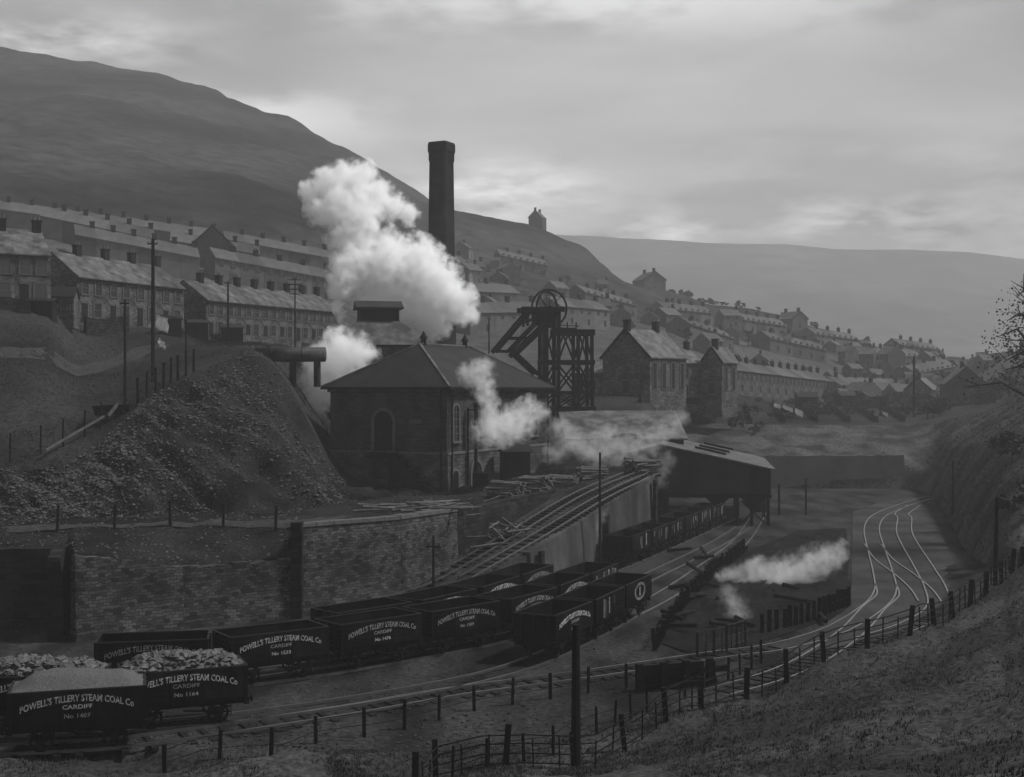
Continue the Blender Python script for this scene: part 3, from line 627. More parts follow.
m = MB(); m.box(-1.2, 1.2, -.8, .8, .35, 1.5); m.build('tank', M['iron'], tk)
m = MB(); [m.box(x-.12, x+.12, -.9, .9, -.4, .35) for x in (-.8, 0, .8)]; m.build('baulk', M['sleeper'], tk)

# ------------------------------------------------------------------ chimney stack
cd = 168.0; cx_ = wx(441.5, cd); s_ = F/cd
r = empty('colliery_chimney', (cx_, cd, 5), math.radians(62), 'tall dark brick colliery chimney rising above the steam cloud', 'chimney')
zt = zf(142, cd)-5
m = MB(); n = 4; hb, ht = 1.68, 1.22
def sq(h, z, c=.18): k = h*(1-c); return [(-k,-h,z),(k,-h,z),(h,-k,z),(h,k,z),(k,h,z),(-k,h,z),(-h,k,z),(-h,-k,z)]
def stack(m, secs):
    vs = []; 
    for h, z in secs: vs += sq(h, z)
    L = len(secs); fs = [tuple(range(7, -1, -1)), tuple(range(8*(L-1), 8*L))]
    for i in range(L-1): fs += [(i*8+k, i*8+(k+1) % 8, (i+1)*8+(k+1) % 8, (i+1)*8+k) for k in range(8)]
    return m.add(vs, fs)
stack(m, [(hb, -3), (ht, zt-2.6)]); m.build('shaft', M['brick'], r)
m = MB(); stack(m, [(ht, zt-2.6), (ht+.08, zt-2.3), (ht+.08, zt-1.5), (ht+.17, zt-1.2), (ht+.17, zt-.35), (ht+.08, zt-.05), (ht-.15, zt)]); m.build('cap', M['brick'], r)

# ------------------------------------------------------------------ fan house with louvred lantern
fd = 150.0; fr = empty('lantern_house', (wx(378, fd), fd, 0), math.radians(12), 'building behind the engine house with pyramid roof and louvred lantern', 'building')
m = MB(); m.box(-6.5, 6.5, -5.5, 5.5, 8, 18.6); m.build('wall', M['engine'], fr)
m = MB(); m.add([(-7,-6,18.6),(7,-6,18.6),(7,6,18.6),(-7,6,18.6),(-2.3,-2,22.3),(2.3,-2,22.3),(2.3,2,22.3),(-2.3,2,22.3)], [(3,2,1,0),(0,1,5,4),(1,2,6,5),(2,3,7,6),(3,0,4,7),(4,5,6,7)]); fo = m.build('roof', M['slate_light'], fr)
m = MB(); m.box(-2.2, 2.2, -1.9, 1.9, 22.0, 23.7)
for k in range(5): m.box(-2.26, 2.26, -1.96, 1.96, 22.3+k*.28, 22.4+k*.28)
ln = m.build('lantern', M['black'], fo)
m = MB(); m.box(-2.7, 2.7, -2.4, 2.4, 23.7, 23.85); m.prism([(-2.4, 23.85), (2.4, 23.85), (0, 24.7)], (-2.7, 0, 0), (0, 1, 0), (0, 0, 1), (5.4, 0, 0)); m.build('lantern_roof', M['slate'], ln)
# flat dark block in front of it
fb = empty('flat_roofed_annexe', (wx(402, 143), 143, 0), math.radians(8), 'flat roofed dark annexe showing just above the engine house roof', 'annexe')
m = MB(); m.box(-2.7, 2.7, -2, 2, 8, 19.1); m.build('wall', M['engine'], fb); m = MB(); m.box(-2.9, 2.9, -2.2, 2.2, 19.1, 19.35); m.build('roof', M['black'], fb)

# ------------------------------------------------------------------ boiler shell on the bank, left of the steam
bp = Vector((wx(289, 128), 128, zf(354, 128))); br_ = empty('boiler', bp, math.radians(-3), 'long horizontal iron boiler lying on the bank left of the steam', 'boiler')
m = MB(); m.tube((-3.3, 0, 0), (3.6, 0, 0), .72, .72, 16); m.tube((-3.6, 0, 0), (-3.3, 0, 0), .45, .72, 16); m.build('shell', M['boiler'], br_, True)
for x in (-2.2, .4, 2.8): m = MB(); m.box(x-.2, x+.2, -.75, .75, -3.2, -.5); m.build('cradle', M['wall_dark'], br_)
for x in (-1.6, 1.4): m = MB(); m.torus((x, 0, 0), (1, 0, 0), .73, .04, 20, 5); m.build('riveted_band', M['iron'], br_)

# ------------------------------------------------------------------ headframe (local plane drawn from the photo, 2.6 m deep)
HD = 157.0; hs = F/HD
hf = empty('pit_headframe', (wx(548, HD), HD, 0), math.radians(10), 'dark timber pit headframe with two winding wheels and cross braced tower', 'headframe')
def hp(px, py, y=0): return Vector(((px-548)/hs, y, zf(py, HD)))
def fr_(name, segs, w, depths=(-1.35, 1.35)):
    for y in depths:
        m = MB()
        for a, b in segs: m.bar(hp(*a, y), hp(*b, y), w, w)
        m.build(name, M['black'], hf)
for px in (541.5, 556): fr_('upright', [((px, 424), (px+.6, 309))], .42)
for px in (546.5,): fr_('guide', [((px, 424), (px, 312))], .25, (-.5, .5))
for px in (577, 591): fr_('upright', [((px, 424), (px-.8, 331))], .38)
fr_('backstay', [((529, 310), (493, 352))], .5); fr_('backstay', [((545, 324), (511, 356))], .55)
fr_('stay_brace', [((493, 351), (516, 351)), ((505, 338), (530, 338)), ((516, 325), (540, 316)), ((525, 311), (525, 326)), ((507, 352), (536, 322))], .28)
fr_('raking_strut', [((512, 352), (536, 374)), ((541, 374), (552, 391))], .42)
fr_('deck_beam', [((519, 309.5), (562, 309.5))], .55, (-1.5, 1.5))
m = MB(); m.box(*[ (519-548)/hs, (561-548)/hs], -1.7, 1.7, zf(308.5, HD)-.06, zf(308.5, HD)+.06); m.build('wheel_deck', M['black'], hf)
m = MB(); m.box((533-548)/hs, (553-548)/hs, -.9, .9, zf(325, HD), zf(311, HD)); m.build('wheel_trestle', M['black'], hf)
for py, a, b, w in ((332, 553, 593, .7), (362, 540, 593, .55), (392, 541, 593, .4), (408, 541, 594, .5)):
    m = MB(); m.box((a-548)/hs, (b-548)/hs, -1.7, 1.7, zf(py, HD)-w/2, zf(py, HD)+w/2); m.build('landing', M['black'], hf)
fr_('cross_brace', [((556, 361), (566, 334)), ((577, 361), (566, 334)), ((577, 361), (583, 334)), ((591, 361), (583, 334)), ((541, 361), (549, 334)), ((556, 361), (549, 334))], .2)
fr_('cross_brace', [((556, 391), (577, 364)), ((577, 391), (556, 364)), ((577, 391), (591, 364)), ((591, 391), (577, 364)), ((541, 391), (556, 364))], .2)
fr_('cross_brace', [((556, 407), (577, 393)), ((577, 407), (556, 393)), ((577, 407), (591, 393)), ((541, 407), (556, 393))], .2)
for px, py in ((565, 322), (574, 322), (557, 326)): m = MB(); m.bar(hp(px, 331, -1.5), hp(px, py, -1.5), .14); m.build('rail_post', M['black'], hf)
m = MB(); m.bar(hp(556, 325, -1.5), hp(577, 326, -1.5), .1); m.box((553-548)/hs, (574-548)/hs, -1.4, 1.4, zf(332, HD), zf(327.5, HD)); m.build('gantry', M['black'], hf)
for yaw, R, off in ((10, 2.25, -.5), (42, 2.12, .9)):
    c = hp(548.5, 308, off); ax = Vector((math.sin(math.radians(yaw)), -math.cos(math.radians(yaw)), 0)); u = Vector((ax.y, -ax.x, 0))*-1
    m = MB(); m.torus(c, ax, R, .13, 36, 6); wh = m.build('winding_wheel', M['black'], hf, True)
    m = MB()
    for k in range(8): t = PI*k/8*2; m.bar(c, c+(u*math.cos(t)+Vector((0, 0, 1))*math.sin(t))*R, .07)
    m.tube(c-ax*.35, c+ax*.35, .3, .3, 10); m.build('spoke', M['black'], wh)

# ------------------------------------------------------------------ long low shed behind, and the screens shed
ls = empty('low_shed', (wx(622, 152), 152, 0), math.radians(4), 'long low slate roofed shed behind the drifting steam, right of the headframe', 'shed')
m = MB(); m.box(-6.6, 6.8, -2.5, 4, 7, 8.8); m.build('wall', M['wall_dark'], ls)
m = MB(); m.hexa([(-7,-3,8.7),(7.2,-3,8.7),(7.2,4.4,11.8),(-7,4.4,11.8),(-7,-3,8.85),(7.2,-3,8.85),(7.2,4.4,11.95),(-7,4.4,11.95)]); m.build('roof', M['slate_light'], ls)
SD = 140.0
sc_ = empty('screens_shed', (wx(663, SD), SD, 0), math.radians(-8), 'big dark boarded coal screens shed standing over the sidings', 'shed')
SW, SL = 11.4, 24.0; zr, ze, zo = 8.45, 5.95, 3.35
m = MB(); m.prism([(0, zo), (SW, zo), (SW, ze), (0, zr)], (0, 0, 0), (1, 0, 0), (0, 0, 1), (0, .15, 0))
for k in range(24): x = .25+k*.48; m.box(x-.03, x+.03, -.03, 0, zo, zr-(zr-ze)*x/SW-.05)
m.build('front_boarding', M['sheet'], sc_)
m = MB(); m.box(SW-.15, SW, .16, SL, zo+.4, ze-.02); m.build('side_boarding', M['sheet'], sc_)
m = MB(); m.hexa([(-.2,-.35,zr+.02),(SW+.5,-.35,ze-.06),(SW+.5,SL,ze-.06),(-.2,SL,zr+.02),(-.2,-.35,zr+.16),(SW+.5,-.35,ze+.08),(SW+.5,SL,ze+.08),(-.2,SL,zr+.16)]); sr = m.build('roof', M['slate_light'], sc_)
m = MB(); m.hexa([(-5,-.3,zr-1.2),(-.22,-.3,zr+.02),(-.22,SL,zr+.02),(-5,SL,zr-1.2),(-5,-.3,zr-1.06),(-.22,-.3,zr+.16),(-.22,SL,zr+.16),(-5,SL,zr-1.06)]); m.build('roof_slope', M['slate_light'], sc_)
for y in (4, 9, 15): m = MB(); x0 = 3+y*.1; m.hexa([(x0,y,zr-.45-.0),(x0+3.4,y,zr-1.2),(x0+3.4,y+.7,zr-1.2),(x0,y+.7,zr-.45),(x0,y,zr-.2),(x0+3.4,y,zr-.95),(x0+3.4,y+.7,zr-.95),(x0,y+.7,zr-.2)]); m.build('roof_light', M['black'], sr)
m = MB(); m.box(-.4, SW+.1, -.12, .25, zo-.45, zo-.02); m.build('lintel', M['black'], sc_)
for x, y in ((.2, 0), (7.9, 0), (9.4, 0), (11.1, 0), (7.9, 8), (11.1, 8), (.2, 12), (11.1, 16), (11.1, 23)):
    m = MB(); m.box(x-.18, x+.18, y-.17, y+.17, -.3, zo-.46 if y == 0 else zo+.4); m.build('post', M['black'], sc_)
m = MB(); m.prism([(4.2, zo-.4), (7.4, zo-.4), (6.4, 1.9), (5.4, 1.9)], (0, 3, 0), (1, 0, 0), (0, 0, 1), (0, 5, 0)); m.build('hopper', M['iron'], sc_)
m = MB(); m.prism([(8.2, zo-.4), (10.9, zo-.4), (10.4, 1.2), (9.6, 1.2)], (0, 2, 0), (1, 0, 0), (0, 0, 1), (0, 5, 0)); m.build('hopper', M['iron'], sc_)
m = MB(); m.box(-1.5, 0, .3, SL, -.3, zr-1.2); m.build('side_wall', M['wall_dark'], sc_)
m = MB(); m.box(2.7, 2.95, -.06, .0, 4.1, 6.5); m.build('shutter', M['hut'], sc_)
m = MB(); m.bar((8.3, .5, .2), (10.8, .5, 2.6), .18); m.bar((10.8, .6, .2), (8.3, .6, 2.6), .18); m.build('cross_brace', M['timber'], sc_)

# ------------------------------------------------------------------ houses
def window_at(parent, x, z, y, w=1.0, h=1.5, m_=0.0, s=-1, sur='trim', jw=.2):
    m = MB(); z0 = z+m_*x
    m.ring([(-w/2-jw, -.15), (w/2+jw, -.15), (w/2+jw, h+jw), (-w/2-jw, h+jw)], [(-w/2, 0), (w/2, 0), (w/2, h), (-w/2, h)], (x, y-s*.02, z0), (1, 0, 0), (0, 0, 1), (0, s*.1, 0))
    f = m.build('window', M[sur], parent)
    m = MB(); m.box(x-w/2+.005, x+w/2-.005, *sorted((y-s*.04, y+s*.025)), z0+.005, z0+h-.005); p = m.build('pane', M['glass'], f)
    m = MB(); m.box(x-w/2+.01, x+w/2-.01, *sorted((y+s*.02, y+s*.045)), z0+h/2-.03, z0+h/2+.03); m.build('sash_bar', M[sur], p)
    return f
def house_proto(w, dep, eav, rise, slope=0.0, detail=2, wallm='house', roofm='slate_light', chim=True):
    r = empty('terrace_house', (0, 0, 0)); e = .012
    m = MB(); sh = lambda x, z: z+slope*x
    prof = [(0, -2.5), (dep, -2.5), (dep, eav), (dep/2, eav+rise-.02), (0, eav)]
    vs = [(x, y, sh(x, z)) for x in (e, w-e) for y, z in prof]
    m.add(vs, [(0,1,2,3,4)[::-1], (5,6,7,8,9)]+[(k, (k+1) % 5, 5+(k+1) % 5, 5+k) for k in range(5)]); m.build('wall', M[wallm], r)
    m = MB(); ov = .28; t = .14; sl = rise/(dep/2)
    for s in (0, 1):
        y0, y1 = (-ov, dep/2) if s == 0 else (dep+ov, dep/2); z0, z1 = eav-ov*sl, eav+rise
        p = [(0, y0, sh(0, z0)), (w, y0, sh(w, z0)), (w, y1, sh(w, z1)), (0, y1, sh(0, z1))]
        m.hexa(p+[(a, b, c+t) for a, b, c in p])
    rf = m.build('roof', M[roofm], r)
    if chim:
        cz = eav+rise
        m = MB(); m.box(w-.95, w-.1, dep/2-.35, dep/2+.35, sh(w, cz-.9)-sh(0, 0)*0, sh(w, cz+1.15)); m.box(w-1.02, w-.03, dep/2-.42, dep/2+.42, sh(w, cz+1.15), sh(w, cz+1.3)); ch = m.build('chimney', M['brick'], rf)
        if detail > 0:
            for x in (w-.75, w-.3): m = MB(); m.tube((x, dep/2, sh(w, cz+1.3)), (x, dep/2, sh(w, cz+1.75)), .14, .11, 8); m.build('chimney_pot', M['dress_dim'], ch)
    if detail > 1:
        window_at(r, w*.27, 3.2, 0, .95, 1.45, slope); window_at(r, w*.73, 3.2, 0, .95, 1.45, slope); window_at(r, w*.7, .6, 0, 1.1, 1.6, slope)
        m = MB(); m.ring([(-.65, 0), (.65, 0), (.65, 2.3), (-.65, 2.3)], [(-.45, 0), (.45, 0), (.45, 2.1), (-.45, 2.1)], (w*.25, .02, slope*w*.25), (1, 0, 0), (0, 0, 1), (0, -.1, 0), closed=False); d = m.build('door', M['trim'], r)
        m = MB(); m.box(w*.25-.44, w*.25+.44, -.03, .03, slope*w*.25, slope*w*.25+2.09); m.build('door_leaf', M['hut'], d)
        m = MB(); m.box(.0, w, -.38, -.27, 0, 0, slope); m.v = [(a, b, c+eav-.3 if i < 4 else c+eav-.2) for i, (a, b, c) in enumerate(m.v)]; m.build('gutter', M['iron'], r)
    elif detail == 1:
        for x, z in ((w*.27, 3.2), (w*.73, 3.2), (w*.7, .7)):
            m = MB(); m.box(x-.5, x+.5, -.06, .02, z+slope*x, z+1.5+slope*x); f = m.build('window', M['trim'], r)
            m = MB(); m.box(x-.35, x+.35, -.09, -.05, z+.12+slope*x, z+1.38+slope*x); m.build('pane', M['glass'], f)
    return r
def terrace(a, b, n, eav, label, group, rise=2.4, dep=7.5, detail=2, wallm='house', roofm='slate_light'):
    a, b = Vector(a), Vector(b); d = b-a; L = math.hypot(d.x, d.y); w = L/n; ang = math.atan2(d.y, d.x); sl = d.z/L
    pr = house_proto(w, dep, eav, rise, sl, detail, wallm, roofm if detail > 1 else 'far_roof'); T = tree_of(pr); dr = Vector((d.x, d.y, 0)).normalized()
    for k in range(n):
        o = pr if k == 0 else copy_tree(pr, T); p = a+dr*(w*k); o.location = (p.x, p.y, a.z+sl*w*k); o.rotation_euler = (0, 0, ang)
        w_k = 'left end' if k == 0 else 'right end' if k == n-1 else ORD[k]+' from the left'
        tag(o, label % ((w_k+' house') if k in (0, n-1) else 'house '+w_k), 'house', group)
def hpnt(px, d, z): return (wx(px, d), d, z)
terrace(hpnt(206, 172, 21.3), hpnt(339, 203, 21.5), 8, 5.1, '%s of the long two storey terrace left of the steam', 'houses of the terrace left of the steam', 2.6, 7.5)
terrace(hpnt(77, 150, 22.4), hpnt(184, 167, 22.3), 4, 5.2, '%s of the terrace behind the tall telegraph pole', 'houses of the terrace behind the telegraph pole', 2.9, 8)
terrace((wx(-60, 131), 131, 23.3), (wx(51, 137), 137, 23.4), 3, 5.3, '%s of the stone row cut by the left edge', 'houses at the left edge', 2.7, 8)
terrace(hpnt(726, 264, 13.6), hpnt(833, 320, 11.3), 13, 5.0, '%s of the long hazy terrace across the valley', 'houses of the long hazy terrace', 2.1, 7.5, 1)
terrace(hpnt(840, 325, 10.6), hpnt(906, 350, 10.3), 7, 4.8, '%s of the far terrace left of the thin valley pole', 'houses of the far terrace', 2.1, 7.5, 1)
# hazy rows climbing the hill at the left, seen from behind: long ridges with chimneys
def ray_row(px0, px1, d0, d1, n, what, detail=1, eav=4.6, lift=0):
    a, b = onray(px0, d0), onray(px1, d1)
    terrace((a.x, a.y, a.z+lift), (b.x, b.y, b.z+lift), n, eav, '%s of '+what, 'houses of '+what, 2.2, 7.5, detail, 'house_far')
ray_row(-40, 215, 283, 292, 11, 'the highest hazy terrace below the mountain', 0)
ray_row(225, 330, 292, 300, 5, 'the short top row left of the steam cloud', 0)
ray_row(75, 200, 236, 244, 6, 'the middle hillside row above the telegraph pole', 0)
ray_row(40, 150, 262, 264, 5, 'the pale hillside row second from the top', 0)
ray_row(215, 335, 250, 262, 5, 'the hillside row just above the long terrace')
ray_row(170, 260, 268, 272, 4, 'the small row around the pointed gable', 0)
ray_row(455, 520, 300, 318, 3, 'the dim row behind the chimney foot')
ray_row(470, 545, 262, 275, 3, 'the dim row left of the winding wheels')
ray_row(560, 610, 290, 305, 3, 'the dim row just right of the winding wheels')
for (a, b, da, db, n, wt) in ((500, 560, 420, 425, 4, 'the dim hillside row above the winding wheels'), (585, 650, 360, 375, 4, 'the dim row behind the gabled school'), (665, 725, 380, 392, 4, 'the hazy row above the double house'),
        (690, 745, 330, 345, 3, 'the hazy row behind the double house'), (735, 800, 400, 412, 5, 'the faint row below the ridge trees'), (770, 840, 372, 385, 5, 'the faint row above the long hazy terrace'), (815, 870, 420, 432, 4, 'the faint row under the ridge end'),
        (870, 935, 400, 415, 5, 'the faint row far down the valley'), (915, 965, 380, 390, 4, 'the faint row behind the thin valley pole'), (935, 990, 350, 352, 4, 'the faint row left of the bare tree'), (985, 1060, 330, 335, 5, 'the pale row below the bare tree'), (900, 950, 440, 450, 4, 'the farthest faint row by the valley mouth')):
    ray_row(a, a+(b-a)*.8, da, db, n, wt, 1, 4.0)
# loose cottages between the rows across the valley
CP = [house_proto(5.2, 7, 4.4, 2.3, 0, 1, 'house_far', 'far_roof'), house_proto(7.5, 7, 4.8, 2.5, 0, 1, 'house_far', 'far_roof'), house_proto(4.6, 6, 3.4, 2.0, 0, 0, 'house_far', 'far_roof')]
CT = [tree_of(c) for c in CP]; cu_ = [False]*3
for k in range(85):
    i = random.randrange(3)
    if k < 30: px, d = random.uniform(455, 860), random.uniform(290, 430)
    elif k < 115: px, d = random.uniform(835, 1040), random.uniform(310, 440)
    else: px, d = random.uniform(20, 335), random.uniform(232, 295)
    if 580 < px < 700 and d < 240: continue
    o = CP[i] if not cu_[i] else copy_tree(CP[i], CT[i]); cu_[i] = True; p = onray(px, d); o.location = p; o.rotation_euler = (0, 0, random.choice((0, .3, -.4, .8, -1.1, 1.4))+random.uniform(-.15, .15)); s = random.uniform(.6, .92); o.scale = (s, s, s*random.uniform(.85, 1.15)); o.name = 'cottage'
    tag(o, 'small hazy cottage in the jumble of houses across the valley' if k < 115 else 'small hazy cottage between the hillside rows on the left', 'cottage', 'hazy cottages across the valley' if k < 115 else 'hazy cottages on the left hillside')
# single buildings
def gable_house(px, d, rz, w, dep, eav, rise, label, z=None, wins=4, detail=True, wallm='house', name='gabled_house', cat='house', chims=(.1, .9)):
    # gable faces local -y, ridge runs along y
    p = onray(px, d); z = p.z if z is None else z
    r = empty(name, (p.x, p.y, z), rz, label, cat)
    m = MB(); m.prism([(-w/2, -3), (w/2, -3), (w/2, eav), (0, eav+rise), (-w/2, eav)], (0, 0, 0), (1, 0, 0), (0, 0, 1), (0, dep, 0)); m.build('wall', M[wallm], r)
    m = MB()
    for s in (-1, 1): k = rise/(w/2); m.prism([(0, eav+rise+.02), (s*(w/2+.3), eav-.3*k+.02), (s*(w/2+.3), eav-.3*k+.18), (0, eav+rise+.2)], (0, -.25, 0), (1, 0, 0), (0, 0, 1), (0, dep+.5, 0))
    rf = m.build('roof', M['slate_light'], r)
    m = MB()
    for s in (-1, 1): k = rise/(w/2); m.bar((0, -.3, eav+rise+.12), (s*(w/2+.3), -.3, eav-.3*k+.1), .14, .3)
    m.build('bargeboard', M['black'], rf)
    for t in chims: m = MB(); y = t*dep; m.box(-.45, .45, y-.35, y+.35, eav+rise-.8, eav+rise+1.3); m.box(-.55, .55, y-.45, y+.45, eav+rise+1.3, eav+rise+1.45); m.build('chimney', M['brick'], rf)
    if detail:
        for k in range(wins):
            y = (k+.5)*dep/wins; m = MB(); m.box(w/2-.02, w/2+.08, y-.62, y+.62, 1.2, eav-.6); f = m.build('window', M['trim'], r)
            m = MB(); m.box(w/2, w/2+.11, y-.36, y+.36, 1.4, eav-.85); m.build('pane', M['glass'], f)
        window_at(r, 0, .8, 0, 1.2, 1.7, sur='dress_dim')
    return r
sc2 = gable_house(626, 186, math.radians(-40), 8.2, 9.5, 5.9, 3.9, 'gabled stone school with tall side windows, right of the headframe', 13.2, 4, name='school', cat='school', chims=(.03, .8))
m = MB(); m.box(-9.3, -4.15, -.5, 6, -3, 3.6); lt = m.build('lean_to', M['house'], sc2)
m = MB(); m.hexa([(-9.6,-.9,3.5),(-4.0,-.9,3.5),(-4.0,6,5.4),(-9.6,6,5.4),(-9.6,-.9,3.66),(-4.0,-.9,3.66),(-4.0,6,5.56),(-9.6,6,5.56)]); m.build('lean_to_roof', M['slate_light'], lt)
for x in (-7.8, -5.6): m = MB(); m.box(x-.5, x+.5, -.56, -.48, 1, 2.6); m.build('window', M['glass'], lt)
gable_house(712, 207, math.radians(-38), 3.6, 5.0, 5.9, 2.2, 'tall gabled end house with pale door surround facing the bank', 13.0, 2, chims=(.2,))
terrace(hpnt(679, 204, 13.1), hpnt(706, 209, 13.1), 1, 5.6, '%s lower stone house joined to the tall gabled end house', 'double house', 2.2, 7)
gable_house(966, 300, math.radians(-8), 8.5, 9, 5, 3.6, 'dark gabled house in the valley below the bare tree', None, 2, chims=(.5,), wallm='wall_dark')
gable_house(918, 310, math.radians(-30), 6, 8, 4.5, 2.6, 'small hazy gabled house beside the thin valley pole', None, 2, chims=(.1,))
gable_house(945, 330, math.radians(30), 6, 8, 4.5, 2.6, 'small hazy house between the pole and the dark gabled house', None, 2, chims=(.1,))
gable_house(212, 262, math.radians(10), 9, 9, 4.6, 4.2, 'pointed gable standing above the long terrace roofs', None, 2, chims=(), detail=False, wallm='house_far')
gable_house(535, 590, math.radians(-20), 6.2, 7, 7.6, 3.0, 'lone house on the skyline with two chimneys', None, 1, chims=(.05, .95), wallm='wall_dark')
gable_house(655, 486, math.radians(20), 9, 10, 5, 3, 'faint villa on the ridge amid trees', None, 2, chims=(.1, .9), wallm='house_far')
gable_house(800, 452, math.radians(30), 7, 8, 4, 2.4, 'faint house on the ridge above the long hazy terrace', None, 2, chims=(.1, .9), wallm='house_far')
# outbuildings near the left houses
hut((wx(60, 141), 141, gz(wx(60, 141), 141)-.2), .15, 3.4, 3, 2.4, 'low slate roofed wash house joined between the left houses', 1.0, 'house', 'outhouse')
hut((wx(72, 146), 146, gz(wx(72, 146), 146)-.2), .3, 1.6, 2.4, 3.6, 'narrow stone outhouse with a small chimney like top', .6, 'house', 'outhouse')
hut((wx(42, 135), 135, gz(wx(42, 135), 135)-.3), .1, 2.6, 2, 1.5, 'dark tarred coalshed at the top of the field', .2, 'hut', 'shed')
def lowwall(name, a, b, h, label, material='house', th=.4):
    a, b = Vector(a), Vector(b); m = MB(); n = max(2, int((b-a).length/2))
    for k in range(n):
        p, q = a.lerp(b, k/n), a.lerp(b, (k+1)/n); zp, zq = gz(p.x, p.y), gz(q.x, q.y); t = (q-p).normalized(); nn = Vector((t.y, -t.x, 0))*th/2
        vs = [Vector((c.x, c.y, z))+o for z0, z1 in ((-.5, 0),) for c, z, o in ()]
        B = [(p-nn, zp-.5), (q-nn, zq-.5), (q+nn, zq-.5), (p+nn, zp-.5), (p-nn, zp+h), (q-nn, zq+h), (q+nn, zq+h), (p+nn, zp+h)]
        m.hexa([(c.x, c.y, z) for c, z in B])
    return tag(m.build(name, M[material]), label, 'wall')
lowwall('yard_wall', onray(-20, 130), onray(30, 133.5), 1.3, 'dark yard wall below the houses at the left edge', 'wall_dark')
lowwall('garden_wall', onray(85, 146), onray(128, 154), 1.9, 'dark garden wall before the terrace behind the telegraph pole', 'wall_dark')
lowwall('garden_wall', onray(212, 166), onray(300, 182), 1.0, 'low pale wall in front of the long terrace', 'house')
lowwall('lane_wall', onray(640, 178), onray(725, 250), 1.1, 'dark lane wall running down from the school to the long terrace', 'wall_dark')
for n_, (pa, da, pb, db) in enumerate(((745, 252, 752, 215), (772, 268, 785, 218), (800, 285, 818, 222), (826, 300, 850, 226), (850, 300, 878, 228), (880, 310, 905, 232))): lowwall('garden_fence', onray(pa, da), onray(pb, db), 1.1, 'garden fence running down the bank below the hazy terraces, %s from the left' % ORD[n_], 'timber', .12)
for px, d, lab in ((170, 156, 'dark garden shed by the gable of the long terrace'), (197, 163, 'tarred shed against the gable end of the long terrace'), (232, 167, 'small dark shed in the gardens of the long terrace')):
    hut(onray(px, d), .3, 2.6, 2.2, 2.0, lab, .3, 'hut', 'shed')
for k, (px, d) in enumerate(((806, 270), (845, 295), (868, 300), (892, 315), (930, 280), (985, 285))):
    hut(onray(px, d), .3*k, 4, 3.5, 2.6, 'hazy garden shed across the valley, %s from the left' % ORD[k], .9, 'wall_dark', 'shed')

# ------------------------------------------------------------------ poles
def pole(px, pyb, pyt, z=None, label='', d=None, w=None, arms=(), lean=0, name='telegraph_pole', cat='pole'):
    if d is None: d = yd(pyb, z)
    p = Vector((wx(px, d), d, zf(pyb, d))); top = Vector((wx(px+lean, d), d, zf(pyt, d))); s = F/d
    p.z = min(p.z, gz(p.x, p.y)) if abs(p.z-gz(p.x, p.y)) < 4 else p.z
    r = empty(name, p, 0, label, cat); t = top-p; rr = (w or 2.2)/s/2
    m = MB(); m.tube((0, 0, -.4), t, rr*1.15, rr*.8, 8); m.build('post', M['pole'], r)
    for dz, half in arms:
        m = MB(); c = t-Vector((0, 0, dz)); m.bar(c+Vector((-half, -rr*.9, 0)), c+Vector((half, -rr*.9, 0)), .1, .12); a = m.build('crossarm', M['pole'], r)
        for k in (-1, -.4, .4, 1): m = MB(); q = c+Vector((half*.95*k, -rr*.9, .05)); m.tube(q, q+Vector((0, 0, .2)), .05, .04, 6); m.build('insulator', M['dress_dim'], a)
    return r
pole(153, 363, 238, d=118, w=4.0, label='tallest telegraph pole on the left field beside the white washing', arms=((.5, .45),))
pole(125, 380, 300, d=109, w=3.0, label='shorter pole left of the tallest telegraph pole', arms=((.25, .4),))
pole(228, 330, 281, d=160, w=2.2, label='thin pole in front of the long terrace with one crossarm', arms=((.2, .5),))
pole(295, 345, 277, d=165, w=1.6, label='many armed telegraph pole in front of the long terrace', arms=((.3, .75), (.9, .75), (1.5, .75), (2.1, .7)))
pole(433.5, 592, 535, d=89.0, w=2.8, label='short crossarmed post behind the long wagon row', arms=((.75, .5),))
pole(600, 572, 452, d=103.5, w=2.6, label='slender tall pole standing at the foot of the incline wall')
pole(576, 768, 624, d=50.2, w=9.5, label='thick dark pole in the near fence at the bottom of the picture')
pole(806, 520, 478, d=150, w=2.0, label='thin pole right of the screens shed, beyond the hollow')
pole(779, 512, 484, d=150, w=2.4, label='stubby pole standing at the corner of the screens shed')
pole(914, 430, 356, d=250, w=2.6, label='thin valley pole standing against the hazy far houses')
pole(953, 520, 461, d=140, w=2.4, label='pole on the right bank where the tracks vanish')
pole(963, 495, 455, d=170, w=1.6, label='fainter pole just right of the vanishing tracks')
pole(995, 570, 497, d=77, w=4.5, label='dark pole beside the fence near the right edge', lean=2)
pole(548+132, 360, 318, d=230, w=1.2, label='faint pole rising behind the school') if False else None
pole(489, 350, 318, d=165, w=1.4, label='faint pole just left of the headframe backstays')
pole(190, 400, 330, d=117, w=2.4, label='dark post at the end of the board fence above the spoil', name='fence_post') if False else None

